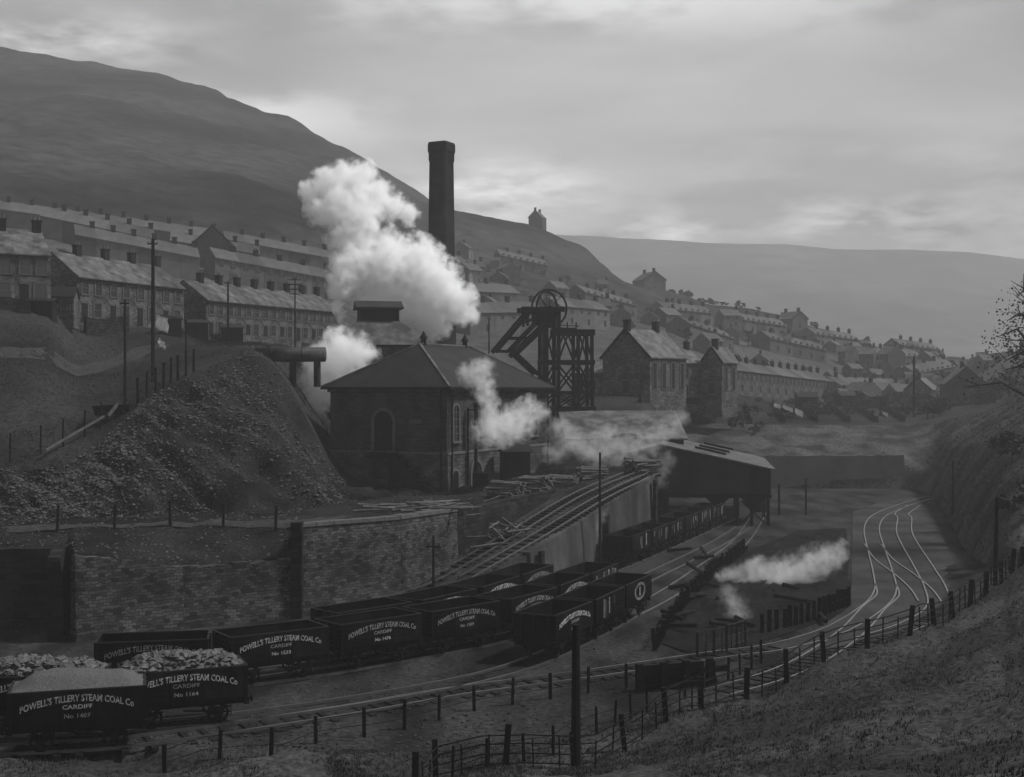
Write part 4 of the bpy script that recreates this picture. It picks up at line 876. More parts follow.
# ------------------------------------------------------------------ fences
def fence(name, pts, label, post_every, h, rails, pw=.14, batten=0, mt='pole', lean=.05, upside=.1, rail_w=.06, railm=None, skip=()):
    c = spline([(p[0], p[1], 0) for p in pts], .25); r = empty(name, c[0], 0, label, 'fence'); o0 = c[0].copy()
    acc = post_every; accb = 0; last = c[0]; k = 0; tops = []
    for i, p in enumerate(c):
        acc += (p-last).length; accb += (p-last).length; last = p; z = gz(p.x, p.y)
        if acc >= post_every:
            acc = 0; accb = 0; hh = h+random.uniform(-.12, upside); m = MB(); lx, ly = random.uniform(-lean, lean), random.uniform(-lean, lean)
            b = Vector((p.x, p.y, z-.3))-o0; t = Vector((p.x+lx*h, p.y+ly*h, z+hh))-o0; m.bar(b, t, pw*random.uniform(.85, 1.15), pw); m.build('post', M[mt], r)
        elif batten and accb >= batten:
            accb = 0; m = MB(); b = Vector((p.x, p.y, z+random.uniform(-.1, .2)))-o0; t = Vector((p.x+random.uniform(-.04, .04), p.y, z+h*random.uniform(.72, .9)))-o0; m.bar(b, t, .06, .05); m.build('batten', M[mt], r)
    for rh in rails:
        m = MB(); q = c[::6]+[c[-1]]
        for a, b in zip(q, q[1:]):
            sag = random.uniform(-.02, .02)
            m.bar(Vector((a.x, a.y, gz(a.x, a.y)+rh))-o0, Vector((b.x, b.y, gz(b.x, b.y)+rh))-o0, rail_w*.7, rail_w)
        m.build('rail', M[railm or mt], r)
    return r
def fl(*pp): return [onray(px, ev('F', px)[0]) for px in pp]
fence('hillside_fence', [G(415, 800)]+[onray(px, ev('F', px)[0]) for px in (438, 462, 520, 575, 646, 707, 758, 800, 838, 875, 909, 943, 975, 1003, 1024, 1060, 1100)], 'post and rail fence along the foot of the right hand grass bank', 2.75, 1.5, (.25, .62, 1.0, 1.32), .21, .9, rail_w=.045, lean=.13)
f2 = [G(165, 765), G(226, 758), G(277, 752), G(327, 741), G(376, 735), G(415, 726), G(470, 711), G(536, 701), G(600, 691), G(640, 686)]
fence('trackside_fence', f2, 'low wire fence with dark posts beside the nearest track', 2.0, 1.25, (.5, 1.0), .15, 0, rail_w=.028)
fence('trackside_fence', [G(452, 775), G(540, 757), G(600, 735), G(650, 712), G(700, 692), G(745, 672), G(765, 660)], 'inner fence of thin pickets between the near fence and the rails', 1.5, 1.2, (.4, .85), .11, 0, rail_w=.03)
fence('palisade', [G(655, 650), G(668, 628), G(690, 600), G(715, 575), G(745, 552)], 'leaning palisade of old sleepers along the left of the steaming hollow', .75, 1.25, (.85,), .22, 0, 'sleeper', .12)
fence('palisade', [G(762, 634), G(790, 627), G(823, 617), G(850, 605)], 'upright sleeper palisade right of the steaming hollow beside the curve', .62, 1.35, (.7,), .22, 0, 'sleeper', .03)
fence('railing', [G(697, 657), G(722, 653), G(748, 644)], 'railing at the front of the steaming hollow', 1.0, 1.5, (.3, .8, 1.45), .13, .4, 'timber', .02)
fence('path_fence', [onray(px, d) for px, d in ((-60, 87), (40, 87.6), (118, 88.3), (192, 88.3), (258, 87.5), (300, 86.5))], 'sparse dark posts along the path above the stone wall', 3.6, 1.7, (), .17, 0)
fence('board_fence', [onray(px, d) for px, d in ((138, 108.5), (160, 111), (178, 113.5), (196, 116))], 'gappy fence of upright boards climbing the spoil crest', .95, 2.2, (1.5,), .2, 0, 'pole', .02)
fence('field_fence', [onray(px, d) for px, d in ((10, 99), (29, 99.5), (48, 100.5), (66, 102), (87, 104), (104, 106))], 'thin dark posts at the lower edge of the field', 2.0, 2.2, (), .12, 0, lean=.02)
m = MB(); a, b = onray(47, 99.6), onray(105, 105.6); m.bar(a+Vector((0, -.3, .6)), b+Vector((0, -.3, .9)), .15, .15); tag(m.build('fallen_rail', M['palet']), 'long pale timber rail leaning along the thin field posts', 'rail')
m = MB(); a, b = onray(108, 106), onray(118, 107); m.bar(a+Vector((0, 0, .7)), b+Vector((0, 0, 1.1)), .2, .2); tag(m.build('fallen_rail', M['palet']), 'short pale timber just above the long pale rail', 'rail')
# broken cart by the boards
ct = empty('broken_cart', onray(112, 107.5), .2, 'dark broken tub lying below the shorter pole on the field', 'tub')
m = MB(); m.hexa([(-1.3,-.6,.3),(1.3,-.6,.5),(1.3,.6,.5),(-1.3,.6,.3),(-1.5,-.8,1.1),(1.5,-.8,1.25),(1.5,.8,1.25),(-1.5,.8,1.1)]); m.build('tub', M['black'], ct)
for x in (-.7, .8): m = MB(); m.torus((x, -.75, .35), (0, 1, 0), .33, .06, 14, 5); m.build('wheel', M['iron'], ct)
# buffer stop of sleepers and a dark plank platform
p = G(672, 688); bs = empty('buffer_stop', (p.x, p.y, 0), .35, 'black timber buffer stop and planking where the short track ends', 'buffer stop')
for k in range(5): m = MB(); m.box(-1.7, 1.7, -.15+k*.02, .15+k*.02, .05+k*.24, .27+k*.24); m.build('baulk', M['black'], bs)
for x in (-1.9, 1.9, -.6, .6): m = MB(); m.box(x-.16, x+.16, -.42, -.17, -.2, 1.4); m.build('post', M['black'], bs)
m = MB(); m.box(-.2, 3.3, .3, 1.6, .55, .85); m.build('plank_deck', M['black'], bs)
# pipe end that feeds the steam in the hollow
p = G(718, 578); pr_ = empty('steam_pipe', (p.x, p.y, 0), 0, 'short iron pipe blowing a jet of steam in the hollow', 'pipe')
m = MB(); m.tube((0, 0, -.1), (0, 0, .75), .12); m.tube((0, 0, .7), (.35, 0, .78), .11); m.build('pipe', M['iron'], pr_)

# ------------------------------------------------------------------ timber: pit props in stacks, loose poles
m = MB(); m.tube((-1.25, 0, 0), (1.25, 0, 0), .13, .11, 8); OLD = m.build('old_timber', M['sleeper']); oused = False
m = MB(); m.tube((-1.25, 0, 0), (1.25, 0, 0), .11, .095, 8); LOG = m.build('pit_prop', M['log']); lused = [False]
def put_log(p, rz, ry, sc, label, group):
    o = LOG if not lused[0] else LOG.copy()
    if lused[0]: C.objects.link(o)
    lused[0] = True; o.location = p; o.rotation_euler = (0, ry, rz); o.scale = sc; tag(o, label, 'pit prop', group)
def stackp(px, d, rz, n, rows, label, L=1.0):
    c = onray(px, d)
    t = Vector((-math.sin(rz), math.cos(rz), 0))
    for r_ in range(rows):
        for k in range(n-r_//2):
            q = c+t*((k-(n-r_//2)/2)*.25+random.uniform(-.05, .05)); q.z = gz(q.x, q.y)+.12+r_*.2+random.uniform(-.03, .03)
            put_log(q+Vector((math.cos(rz), math.sin(rz), 0))*random.uniform(-.25, .25), rz+random.uniform(-.3, .3), random.uniform(-.1, .1), (L*random.uniform(.8, 1.1), random.uniform(.8, 1.3), random.uniform(.8, 1.3)), label, label+'s')
stackp(508, 108.5, -.35, 11, 6, 'pale pit prop stacked at the front of the timber yard')
stackp(535, 113.5, -.3, 12, 6, 'pit prop in the stack before the pale engine house door')
stackp(563, 118.5, -.2, 9, 4, 'pit prop in the stack under the drifting steam')
stackp(592, 122, .1, 9, 5, 'pit prop stacked right of the drifting steam')
stackp(640, 126, .4, 11, 6, 'pit prop stacked at the head of the inclined track')
for k in range(26):
    px = random.uniform(370, 480); d = random.uniform(93, 98)+max(0, (px-420)*.05); p = onray(px, d)
    put_log(p+Vector((0, 0, .15+random.random()*.35)), random.uniform(-.5, .6), random.uniform(-.12, .12), (random.uniform(.9, 1.7), .9, .9), 'loose pole strewn on the wall top below the engine house stair', 'loose poles on the wall top')
for k in range(16):
    p = onray(random.uniform(488, 520), random.uniform(99, 102)); put_log(p+Vector((0, 0, .2+random.random()*.7)), random.uniform(-1.2, 1.2), random.uniform(-.5, .5), (random.uniform(.5, .9), .8, .8), 'prop tumbled in the heap beside the inclined track', 'props tumbled beside the incline')
for k in range(22):
    p = G(random.uniform(665, 835), random.uniform(600, 638) if k % 2 else random.uniform(550, 600))
    o = OLD if not oused else OLD.copy()
    if oused: C.objects.link(o)
    oused = True; o.location = p+Vector((0, 0, .35)); o.rotation_euler = (0, random.uniform(-.25, .25), random.uniform(-1.5, 1.5)); o.scale = (random.uniform(.5, 1.3), 1.2, 1.2); tag(o, 'old dark timber lying about in the steaming hollow', 'timber', 'old timbers in the hollow')
# ------------------------------------------------------------------ washing
def cloth(name, pts, w, h, label):
    a, b = Vector(pts[0]), Vector(pts[1]); m = MB(); vs = []; n, k = 10, 6
    for t in (0, .03):
        for i in range(n+1):
            for j in range(k+1):
                q = a.lerp(b, i/n); vs.append(q+Vector((math.sin(j*1.3+i)*.06, t+.12*math.sin(i*1.7+j*.8), -h*j/k)))
    S = (n+1)*(k+1); fs = []
    for i in range(n):
        for j in range(k):
            q = i*(k+1)+j; fs += [(q, q+k+1, q+k+2, q+1), (S+q, S+q+1, S+q+k+2, S+q+k+1)]
    for i in range(n):
        for j in (0, k): q = i*(k+1)+j; fs.append((q, q+k+1, S+q+k+1, S+q))
    for j in range(k):
        for i in (0, n): q = i*(k+1)+j; fs.append((q, q+1, S+q+1, S+q))
    m.add(vs, fs); return tag(m.build(name, M['white'], smooth=True), label, 'washing')
cloth('white_sheet', (P(156, 314, 119), P(168, 318, 119)), 1, 1.35, 'bright white sheet hanging beside the tallest telegraph pole')
cloth('white_sheet', (P(158, 337, 119), P(165, 343, 119)), 1, .6, 'small white cloth hanging just below the bright white sheet')
wl = empty('washing_line', (0, 0, 0), 0, 'cord strung from the tallest telegraph pole carrying white sheets', 'line'); m = MB(); m.bar(P(153, 312, 119), P(186, 320, 119), .05); m.build('cord', M['pole'], wl); m = MB(); m.bar(P(186, 319, 119), P(186, 372, 119), .12); m.build('prop', M['pole'], wl)
for k, (a, b, d, h) in enumerate((((774, 402), (781, 404), 225, .8), ((783, 404), (793, 408), 224, .7), ((795, 407), (803, 411), 223, 1.1), ((881, 410), (888, 413), 250, .7))):
    cloth('white_sheet', (P(*a, d), P(*b, d)), 1, h, ['leftmost white washing in the gardens of the long hazy terrace', 'thin white washing in the middle of the garden line', 'broadest white washing at the right of the garden line', 'single white washing far right in the valley gardens'][k])

# ------------------------------------------------------------------ trees and bushes
def leaf_cloud(m, c, r, n, s, rnd, sq=.75):
    for k in range(n):
        v = Vector((rnd.gauss(0, 1), rnd.gauss(0, 1), rnd.gauss(0, 1))); v.normalize(); q = c+Vector((v.x, v.y, v.z*sq))*r*rnd.uniform(.25, 1)**.6
        a = Vector((rnd.gauss(0, 1), rnd.gauss(0, 1), rnd.gauss(0, .6))).normalized()*s*rnd.uniform(.5, 1.2); b = a.cross(Vector((rnd.gauss(0, 1), rnd.gauss(0, 1), rnd.gauss(0, 1)))).normalized()*s*rnd.uniform(.4, .8)
        m.add([q-a, q+b, q+a, q-b], [(0, 1, 2, 3)])
def tree(p, h, cr, label, leaves=900, ls=.3, seed=1, group=None, bare=.0, material='leaf', name='tree', clumps=16, lean=(0, 0)):
    rnd = random.Random(seed); r = empty(name, p, 0, label, 'tree', group); tm = MB(); cm = MB()
    top = Vector((lean[0], lean[1], h*.72)); tm.tube((0, 0, -.5), top*.5, h*.028, h*.018, 8); tm.tube(top*.5, top, h*.018, h*.007, 8)
    for k in range(clumps):
        t = rnd.uniform(.3, 1.0); b = top*t; an = rnd.uniform(0, 2*PI); e = b+Vector((math.cos(an), math.sin(an), rnd.uniform(.0, .55)))*cr*rnd.uniform(.45, 1)*(1.15-t*.55)
        mid = b.lerp(e, .5)+Vector((0, 0, rnd.uniform(.0, .08)*h)); tm.tube(b, mid, h*.009, h*.005, 5, False); tm.tube(mid, e, h*.005, h*.0015, 5, False)
        for q in range(3): tw = mid.lerp(e, rnd.random()); tm.tube(tw, tw+Vector((rnd.uniform(-1, 1), rnd.uniform(-1, 1), rnd.uniform(-.1, .8)))*cr*.25, h*.003, h*.001, 4, False)
        leaf_cloud(cm, e, cr*rnd.uniform(.2, .38), int(leaves/clumps*(1-bare)), ls, rnd)
        leaf_cloud(cm, mid, cr*.2, int(leaves/clumps*.3*(1-bare)), ls, rnd)
    tm.build('trunk', M['bark'], r); cm.build('crown', M[material], r); return r
p = onray(1046, 118); tree(p, 20.5, 7.4, 'thin leaved tree leaning in from the right edge above the valley', 1300, .16, 5, clumps=34, lean=(-1.2, 0), material='leaf_far')
for k, (px, d, h, s) in enumerate(((1000, 132, 3.2, 3), (1012, 122, 3.6, 4), (1008, 104, 2.2, 8), (1030, 100, 4, 2))):
    tree(onray(px, d), h, h*.5, 'dark bush on the right bank, %s' % ['above the dark pole top', 'under the leaning tree', 'close behind the dark pole', 'at the right edge behind the fence'][k], 500, .2, s, name='bush', clumps=9)
# hazy trees share three shapes
PT = []
for k, (h, cr) in enumerate(((6, 2.6), (4.5, 2.4), (7.5, 2.4))): PT.append(tree((0, 0, 0), h, cr, '', 420, .42, 20+k, material='leaf_far', name='far_tree', clumps=10))
PTT = [tree_of(t) for t in PT]; tu = [False]*3
def far_tree(px, d, sc, label, group):
    k = random.randrange(3); p = onray(px, d); o = PT[k] if not tu[k] else copy_tree(PT[k], PTT[k]); tu[k] = True
    o.location = p; o.scale = (sc*random.uniform(.9, 1.3), sc*random.uniform(.9, 1.3), sc*random.uniform(.8, 1.15)); o.rotation_euler = (0, 0, random.uniform(0, 6)); tag(o, label, 'tree', group)
for k in range(34):
    px = random.uniform(640, 905); far_tree(px, ev('P', px)[0]-random.uniform(2, 14), random.uniform(.3, .6), 'small hazy tree on the ridge line right of the school', 'hazy trees on the ridge line')
for k in range(60):
    px = random.uniform(450, 990); far_tree(px, random.uniform(300, 430), random.uniform(.35, .8), 'faint tree among the hillside houses across the valley', 'faint trees among the hillside houses')
for k in range(95):
    px = random.uniform(725, 905); far_tree(px, random.uniform(.74, .97)*ev('N', px)[0]-3, random.uniform(.16, .4), 'garden bush below the long hazy terrace', 'garden bushes below the long hazy terrace')
for k in range(40):
    far_tree(random.uniform(850, 1015), random.uniform(235, 345), random.uniform(.4, .8), 'hazy bush in the valley bottom right of the thin pole', 'hazy bushes in the valley bottom')
for i in range(3):
    if not tu[i]:
        for c in tree_of(PT[i]): bpy.data.objects.remove(c[0])
        bpy.data.objects.remove(PT[i])
# ------------------------------------------------------------------ stuff: stones on the spoil, grass
def rowpt(a, b, px, t):
    da = ev(a, px)[0]; db = ev(b, px)[0]; d = da+(db-da)*t; x = wx(px, d); return x, d
rnd = random.Random(3); m = MB()
for k in range(18000):
    px = rnd.uniform(-40, 345); t = rnd.random()**.8; x, y = rowpt('K', 'M', px, t)
    if noise.noise(Vector((x*.18, y*.18, 0)))+rnd.uniform(-.6, .6) < -.15: continue
    s = rnd.choice((.05, .06, .06, .07, .08, .1, .13, .2)); m.lump((x, y, gz(x, y)+s*.2), s, .7, rnd)
for k in range(900):
    px = rnd.uniform(-40, 300); x, y = rowpt('I2', 'K', px, rnd.random()); s = rnd.choice((.05, .07, .1, .14)); m.lump((x, y, gz(x, y)+s*.2), s, .7, rnd)
for k in range(700):
    px = rnd.uniform(345, 655); x, y = rowpt('J', 'M', px, rnd.random()); s = rnd.choice((.06, .09, .12)); m.lump((x, y, gz(x, y)+s*.2), s, .7, rnd)
tag(m.build('spoil_stones', M['rock']), 'pale loose stones scattered over the dark spoil slope', 'stones', None, 'stuff')
m = MB()
for k in range(3500):
    px = rnd.uniform(-60, 900); x, y = rowpt('G', 'H', px, rnd.random()**2.2*.9); s = rnd.choice((.03, .04, .06, .09)); m.lump((x, y, gz(x, y)+s*.3), s, .6, rnd)
tag(m.build('yard_stones', M['ballast']), 'small stones and cinders littering the ash ground', 'stones', None, 'stuff')
m = MB()
def tuft(x, y, h, n):
    z = gz(x, y)
    for q in range(n):
        a = rnd.uniform(0, 2*PI); ln = rnd.uniform(.2, .9)*h; w = .02+h*.05; hh = h*rnd.uniform(.6, 1.1)
        ux, uy = math.cos(a), math.sin(a); bx, by = x+rnd.uniform(-.12, .12), y+rnd.uniform(-.12, .12)
        m.add([(bx-uy*w, by+ux*w, z-.03), (bx+uy*w, by-ux*w, z-.03), (bx+ux*ln, by+uy*ln, z+hh)], [(0, 1, 2)])
for k in range(26000):
    px = rnd.uniform(330, 1090); seg = rnd.random()
    x, y = rowpt('B', 'F', px, rnd.uniform(-.25, 1)) if seg < .8 else rowpt('F', 'G', px, rnd.random())
    if noise.noise(Vector((x*.5, y*.5, 1)))+rnd.uniform(-.4, .5) < 0: continue
    tuft(x, y, rnd.uniform(.04, .14), 4)
for k in range(3000):
    px = rnd.uniform(-20, 640); x, y = rowpt('B', 'G', px, rnd.random()); 
    if noise.noise(Vector((x*.4, y*.4, 5))) > -.05: tuft(x, y, rnd.uniform(.05, .16), 4)
for k in range(5000):
    px = rnd.uniform(935, 1090); x, y = rowpt('H', 'M', px, rnd.random()); tuft(x, y, rnd.uniform(.1, .35), 4)
tag(m.build('grass', M['grass_blade']), 'rough dry grass tufts over the near bank', 'grass', None, 'stuff')
m = MB()
for k in range(9000):
    px = rnd.uniform(-30, 330); x, y = rowpt('M', 'N', px, rnd.random()**1.3)
    if noise.noise(Vector((x*.15, y*.15, 9)))+rnd.uniform(-.3, .5) > 0: tuft(x, y, rnd.uniform(.08, .3), 3)
tag(m.build('field_grass', M['grass_blade']), 'coarse dark grass on the sloping left field', 'grass', None, 'stuff')

# ------------------------------------------------------------------ steam: real scattering volumes
def steam(name, blobs, label, dens, nscale=.6, edge=1.0, src=None, thresh=.0):
    q = []
    for a, b in zip(blobs, blobs[1:]+blobs[-1:]):
        q.append(a)
        if math.hypot(a[0]-b[0], a[1]-b[1]) < 2.2*(a[3]+b[3]) and a != b and len(blobs) < 16: q.append(tuple((u+v)/2 for u, v in zip(a, b)))
    blobs = q
    # blobs: (px, py, depth, radius in pixels); one closed skin round the puffs, density falls to nothing at their edges
    B = []
    for px, py, d, rp in blobs: B.append((P(px, py, d), rp*d/F))
    m = MB(); bm = bmesh.new()
    for c, r in B: bmesh.ops.create_icosphere(bm, subdivisions=2, radius=r*1.3, matrix=Matrix.Translation(c))
    me = bpy.data.meshes.new('t'); bm.to_mesh(me); bm.free(); o = bpy.data.objects.new('t', me); C.objects.link(o)
    md = o.modifiers.new('r', 'REMESH'); md.mode = 'VOXEL'; md.voxel_size = min(r for c, r in B)*.35; md.adaptivity = 0
    dg = bpy.context.evaluated_depsgraph_get(); dg.update(); m2 = bpy.data.meshes.new_from_object(o.evaluated_get(dg)); bpy.data.objects.remove(o)
    o = bpy.data.objects.new(name, m2); C.objects.link(o); tag(o, label, 'steam', None, 'thing')
    mt = bpy.data.materials.new(name); mt.use_nodes = True; nt = mt.node_tree; N = nt.nodes; L = nt.links
    N.remove(N['Principled BSDF']); pv = N.new('ShaderNodeVolumePrincipled'); pv.inputs['Color'].default_value = (.998, .998, .998, 1); pv.inputs['Anisotropy'].default_value = 0
    L.new(pv.outputs[0], N['Material Output'].inputs['Volume'])
    tc = N.new('ShaderNodeTexCoord')
    nz = N.new('ShaderNodeTexNoise'); nz.inputs['Scale'].default_value = nscale; nz.inputs['Detail'].default_value = 6; nz.inputs['Roughness'].default_value = .62; L.new(tc.outputs['Object'], nz.inputs['Vector'])
    wp = N.new('ShaderNodeVectorMath'); wp.operation = 'MULTIPLY_ADD'
    sb = N.new('ShaderNodeVectorMath'); sb.operation = 'SUBTRACT'; L.new(nz.outputs['Color'], sb.inputs[0]); sb.inputs[1].default_value = (.5, .5, .5)
    rm = sum(r for c, r in B)/len(B); L.new(sb.outputs[0], wp.inputs[0]); wp.inputs[1].default_value = (rm*1.9,)*3; L.new(tc.outputs['Object'], wp.inputs[2])
    prev = None
    for c, r in B:
        ds = N.new('ShaderNodeVectorMath'); ds.operation = 'DISTANCE'; L.new(wp.outputs[0], ds.inputs[0]); ds.inputs[1].default_value = c
        ma = N.new('ShaderNodeMath'); ma.operation = 'MULTIPLY_ADD'; L.new(ds.outputs['Value'], ma.inputs[0]); ma.inputs[1].default_value = -1/r; ma.inputs[2].default_value = 1
        if prev is None: prev = ma.outputs[0]
        else: mx = N.new('ShaderNodeMath'); mx.operation = 'MAXIMUM'; L.new(prev, mx.inputs[0]); L.new(ma.outputs[0], mx.inputs[1]); prev = mx.outputs[0]
    n2 = N.new('ShaderNodeTexNoise'); n2.inputs['Scale'].default_value = nscale*3.0; n2.inputs['Detail'].default_value = 6; n2.inputs['Roughness'].default_value = .65; L.new(tc.outputs['Object'], n2.inputs['Vector'])
    ad = N.new('ShaderNodeMath'); ad.operation = 'MULTIPLY_ADD'; L.new(n2.outputs['Fac'], ad.inputs[0]); ad.inputs[1].default_value = 2.6; ad.inputs[2].default_value = -1.2-thresh
    su = N.new('ShaderNodeMath'); su.operation = 'ADD'; L.new(prev, su.inputs[0]); L.new(ad.outputs[0], su.inputs[1])
    mr = N.new('ShaderNodeMapRange'); mr.interpolation_type = 'SMOOTHSTEP'; mr.inputs['From Min'].default_value = 0; mr.inputs['From Max'].default_value = 1.0*edge; mr.inputs['To Max'].default_value = dens; L.new(su.outputs[0], mr.inputs['Value'])
    L.new(mr.outputs[0], pv.inputs['Density'])
    m2.materials.clear(); m2.materials.append(mt); mt.cycles.volume_step_rate = .5
    return o
D1 = 157
steam('steam_cloud', [(x, y, D1+k, r) for x, y, k, r in ((341, 319, 0, 5), (341, 308, 0, 8), (343, 294, 0, 13), (345, 278, 0, 20), (358, 262, 2, 30), (385, 264, 3, 34), (412, 270, 4, 34), (436, 288, 4, 31), (455, 302, 4, 22), (402, 302, 5, 28), (430, 318, 5, 24), (465, 312, 4, 14), (378, 300, 4, 22),
    (352, 234, 2, 25), (362, 216, 2, 24), (338, 208, 2, 26), (350, 186, 3, 24), (328, 188, 2, 21), (374, 200, 4, 22), (360, 174, 3, 16), (322, 212, 2, 17), (392, 206, 4, 17), (408, 212, 5, 13), (314, 190, 2, 14))], 'great white cloud of steam billowing before the chimney', 2.2, .26, 1.0)
steam('steam_cloud', [(x, y, 133, r) for x, y, r in ((341, 330, 7), (341, 340, 16), (347, 352, 24), (360, 358, 19), (333, 362, 25), (325, 380, 23), (319, 396, 19), (311, 408, 15), (305, 418, 10), (352, 374, 14))], 'white steam spilling down beside the left corner of the engine house', 1.4, .3, 1.0)
steam('steam_cloud', [(x, y, 113+k, r) for x, y, k, r in ((484, 367, 0, 13), (470, 374, 0, 13), (482, 382, 0, 14), (487, 398, 1, 11), (490, 415, 1, 13), (487, 432, 2, 16), (505, 424, 4, 17), (522, 414, 7, 14), (530, 402, 8, 9), (540, 412, 9, 12), (520, 430, 6, 13), (502, 436, 4, 12))], 'puffs of steam rising in front of the engine house windows', .8, .5, 1.1)
steam('steam_cloud', [(x, y, 129, r) for x, y, r in ((560, 428, 14), (575, 442, 17), (592, 450, 19), (608, 434, 13), (612, 446, 19), (632, 448, 17), (652, 442, 15), (668, 430, 12), (680, 418, 10), (600, 458, 15), (640, 458, 12), (556, 452, 14))], 'low drifting steam above the stacked props right of the engine house', .35, .35, 1.2)
steam('steam_jet', [(x, y, 97, r) for x, y, r in ((720, 575, 6), (731, 574, 10), (745, 573, 14), (762, 573, 17), (780, 575, 20), (797, 573, 20), (812, 566, 19), (824, 558, 17), (836, 550, 12), (775, 585, 16), (795, 585, 15))], 'white jet of steam streaming rightwards over the hollow', .75, .5, 1.2)
steam('steam_wisp', [(x, y, 82, r) for x, y, r in ((733, 602, 15), (738, 614, 14), (740, 626, 13), (742, 640, 10), (726, 594, 11))], 'thin wisp of steam rising behind the hollow railing', .45, .6, 1.2)
steam('steam_wisp', [(x, y, 106, r) for x, y, r in ((589, 566, 8), (588, 552, 9), (590, 538, 9), (597, 526, 8), (604, 514, 8))], 'faint wisp of steam against the incline wall by the slender pole', .25, .6, 1.2)
steam('steam_wisp', [(x, y, 136, r) for x, y, r in ((660, 482, 9), (663, 470, 10), (668, 458, 10), (655, 466, 9))], 'faint steam at the corner of the screens shed', .22, .5, 1.2)

# ------------------------------------------------------------------ haze, sky, light, camera
m = MB(); m.box(-1900, 1900, -90, 2330, -6, 320)
hz = tag(m.build('haze', M['white']), kind='stuff'); hm_ = bpy.data.materials.new('valley_haze'); hm_.use_nodes = True; N = hm_.node_tree.nodes; L = hm_.node_tree.links
N.remove(N['Principled BSDF']); pv = N.new('ShaderNodeVolumePrincipled'); pv.inputs['Color'].default_value = (.62, .62, .62, 1); pv.inputs['Density'].default_value = .0006; pv.inputs['Anisotropy'].default_value = .1
L.new(pv.outputs[0], N['Material Output'].inputs['Volume']); hz.data.materials.clear(); hz.data.materials.append(hm_)

SUN_AZ, SUN_EL = math.radians(84), math.radians(51)       # azimuth from the view direction towards the right
w = bpy.data.worlds.new('World'); SC.world = w; w.use_nodes = True; N = w.node_tree.nodes; L = w.node_tree.links
bg = N['Background']; sky = N.new('ShaderNodeTexSky'); sky.sky_type = 'NISHITA'; sky.sun_disc = False; sky.sun_elevation = SUN_EL; sky.sun_rotation = SUN_AZ; sky.dust_density = 4
bw = N.new('ShaderNodeRGBToBW'); L.new(sky.outputs[0], bw.inputs[0])
tc = N.new('ShaderNodeTexCoord'); sp = N.new('ShaderNodeSeparateXYZ'); L.new(tc.outputs['Generated'], sp.inputs[0])
def mth(op, a, b=None, c=None, clamp=False):
    n = N.new('ShaderNodeMath'); n.operation = op; n.use_clamp = clamp
    for i, q in enumerate((a, b, c)):
        if q is None: continue
        if isinstance(q, (int, float)): n.inputs[i].default_value = q
        else: L.new(q, n.inputs[i])
    return n.outputs[0]
zz = mth('MAXIMUM', sp.outputs['Z'], 0.0); den = mth('ADD', zz, .12)
u = mth('DIVIDE', sp.outputs['X'], den); v = mth('DIVIDE', sp.outputs['Y'], den)
cb = N.new('ShaderNodeCombineXYZ'); L.new(u, cb.inputs[0]); L.new(v, cb.inputs[1])
mp = N.new('ShaderNodeMapping'); mp.inputs['Scale'].default_value = (.42, .8, 1); mp.inputs['Location'].default_value = (3.2, 1.4, 0); L.new(cb.outputs[0], mp.inputs['Vector'])
n1 = N.new('ShaderNodeTexNoise'); n1.inputs['Scale'].default_value = 1.1; n1.inputs['Detail'].default_value = 7; n1.inputs['Roughness'].default_value = .52; n1.inputs['Distortion'].default_value = .4; L.new(mp.outputs[0], n1.inputs['Vector'])
cl = N.new('ShaderNodeValToRGB'); cl.color_ramp.elements[0].position = .34; cl.color_ramp.elements[0].color = (.6, .6, .6, 1); cl.color_ramp.elements[1].position = .68; cl.color_ramp.elements[1].color = (1.42, 1.42, 1.42, 1); L.new(n1.outputs['Fac'], cl.inputs['Fac'])
# bright rifts low over the hills: bright where the sheet of cloud breaks
n2 = N.new('ShaderNodeTexNoise'); n2.inputs['Scale'].default_value = 9; n2.inputs['Detail'].default_value = 6; n2.inputs['Roughness'].default_value = .55
mp2 = N.new('ShaderNodeMapping'); mp2.inputs['Scale'].default_value = (1, 1, 3.2); mp2.inputs['Location'].default_value = (.3, .0, .2); L.new(tc.outputs['Generated'], mp2.inputs['Vector']); L.new(mp2.outputs[0], n2.inputs['Vector'])
band = N.new('ShaderNodeValToRGB'); E = band.color_ramp.elements; E[0].position = .05; E[0].color = (.25,)*3+(1,); E[1].position = .2; E[1].color = (0, 0, 0, 1); e3 = E.new(.13); e3.color = (1, 1, 1, 1); e4 = E.new(.165); e4.color = (.55,)*3+(1,); L.new(zz, band.inputs['Fac'])
ya = mth('MAXIMUM', sp.outputs['Y'], .05); su_ = mth('DIVIDE', sp.outputs['X'], ya); sv_ = mth('DIVIDE', sp.outputs['Z'], ya)
spots = None
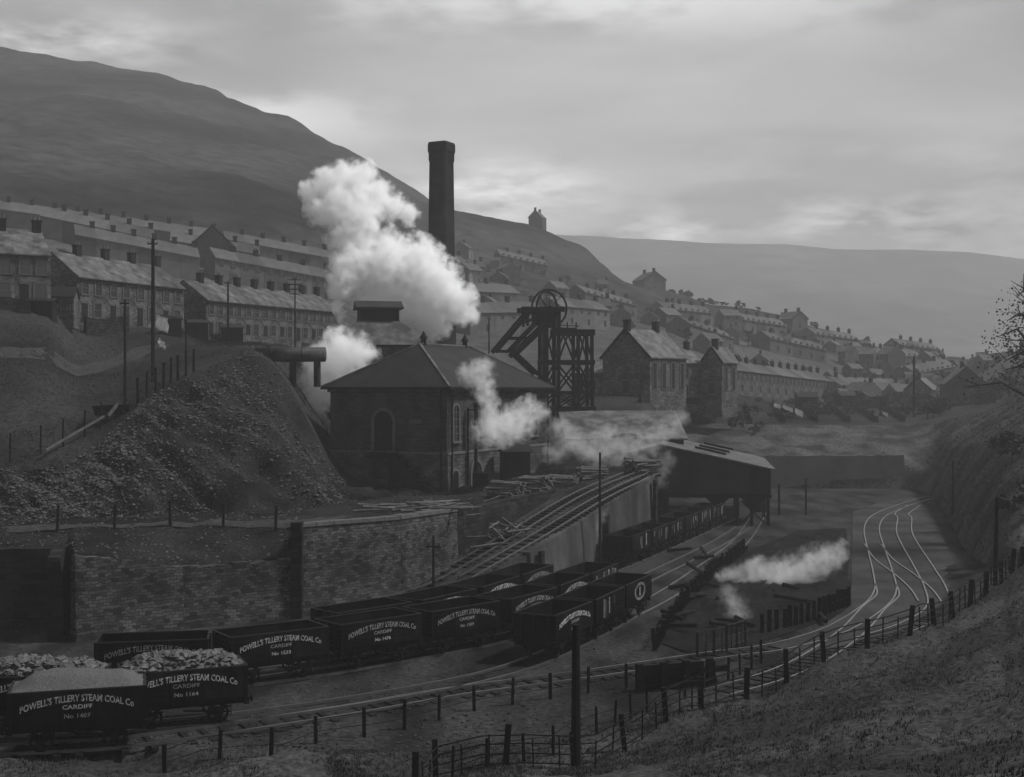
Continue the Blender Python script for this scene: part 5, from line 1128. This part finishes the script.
for u0, v0, du, dv_, k in ((-.006, .150, .055, .020, 1.0), (.12, .122, .045, .010, .9), (.275, .128, .085, .016, .8), (-.36, .265, .10, .022, .7), (-.2, .21, .1, .02, .5), (.05, .30, .25, .03, .35)):
    a = mth('DIVIDE', mth('SUBTRACT', su_, u0), du); b = mth('DIVIDE', mth('SUBTRACT', sv_, v0), dv_)
    e = mth('MULTIPLY', mth('POWER', 2.718, mth('MULTIPLY', mth('ADD', mth('MULTIPLY', a, a), mth('MULTIPLY', b, b)), -1.0)), k)
    spots = e if spots is None else mth('MAXIMUM', spots, e)
rift = mth('MULTIPLY', mth('MULTIPLY_ADD', n2.outputs['Fac'], 5.0, -2.0, True), mth('ADD', spots, mth('MULTIPLY', band.outputs[0], .25)))
# unseen sky above the frame is dimmed to cut ambient light on the ground
zr_ = N.new('ShaderNodeMapRange'); zr_.interpolation_type = 'SMOOTHSTEP'; zr_.inputs['From Min'].default_value = .3; zr_.inputs['From Max'].default_value = .62; zr_.inputs['To Min'].default_value = 1.0; zr_.inputs['To Max'].default_value = .42; L.new(zz, zr_.inputs['Value']); zen = zr_.outputs[0]
# the overcast evens out the clear sky's own gradient
base = mth('MULTIPLY_ADD', bw.outputs[0], .1, 2.85)
val = mth('MULTIPLY', base, mth('ADD', cl.outputs[0], mth('MULTIPLY', rift, 2.8)))
top = mth('MULTIPLY', val, zen)
L.new(top, bg.inputs['Color']); bg.inputs['Strength'].default_value = .1
sd = bpy.data.lights.new('Sun', 'SUN'); sd.energy = 3.1; sd.angle = math.radians(7); sd.color = (1, 1, 1)
so = bpy.data.objects.new('Sun', sd); C.objects.link(so); dv = Vector((math.sin(SUN_AZ)*math.cos(SUN_EL), math.cos(SUN_AZ)*math.cos(SUN_EL), math.sin(SUN_EL)))
so.rotation_euler = dv.to_track_quat('Z', 'Y').to_euler(); so.location = (60, 60, 120)
cam = bpy.data.cameras.new('Camera'); cam.sensor_width = 36; cam.lens = F/1024*36; cam.clip_end = 12000; cam.clip_start = .5
co = bpy.data.objects.new('Camera', cam); C.objects.link(co); co.location = (0, 0, H0); co.rotation_euler = (PI/2, 0, 0); SC.camera = co
SC.view_settings.view_transform = 'Standard'; SC.view_settings.look = 'None'; SC.view_settings.exposure = .72; SC.view_settings.gamma = 1; SC.view_settings.use_curve_mapping = False
SC.cycles.volume_bounces = 16; SC.cycles.max_bounces = 16; SC.cycles.use_denoising = True; SC.cycles.diffuse_bounces = 3
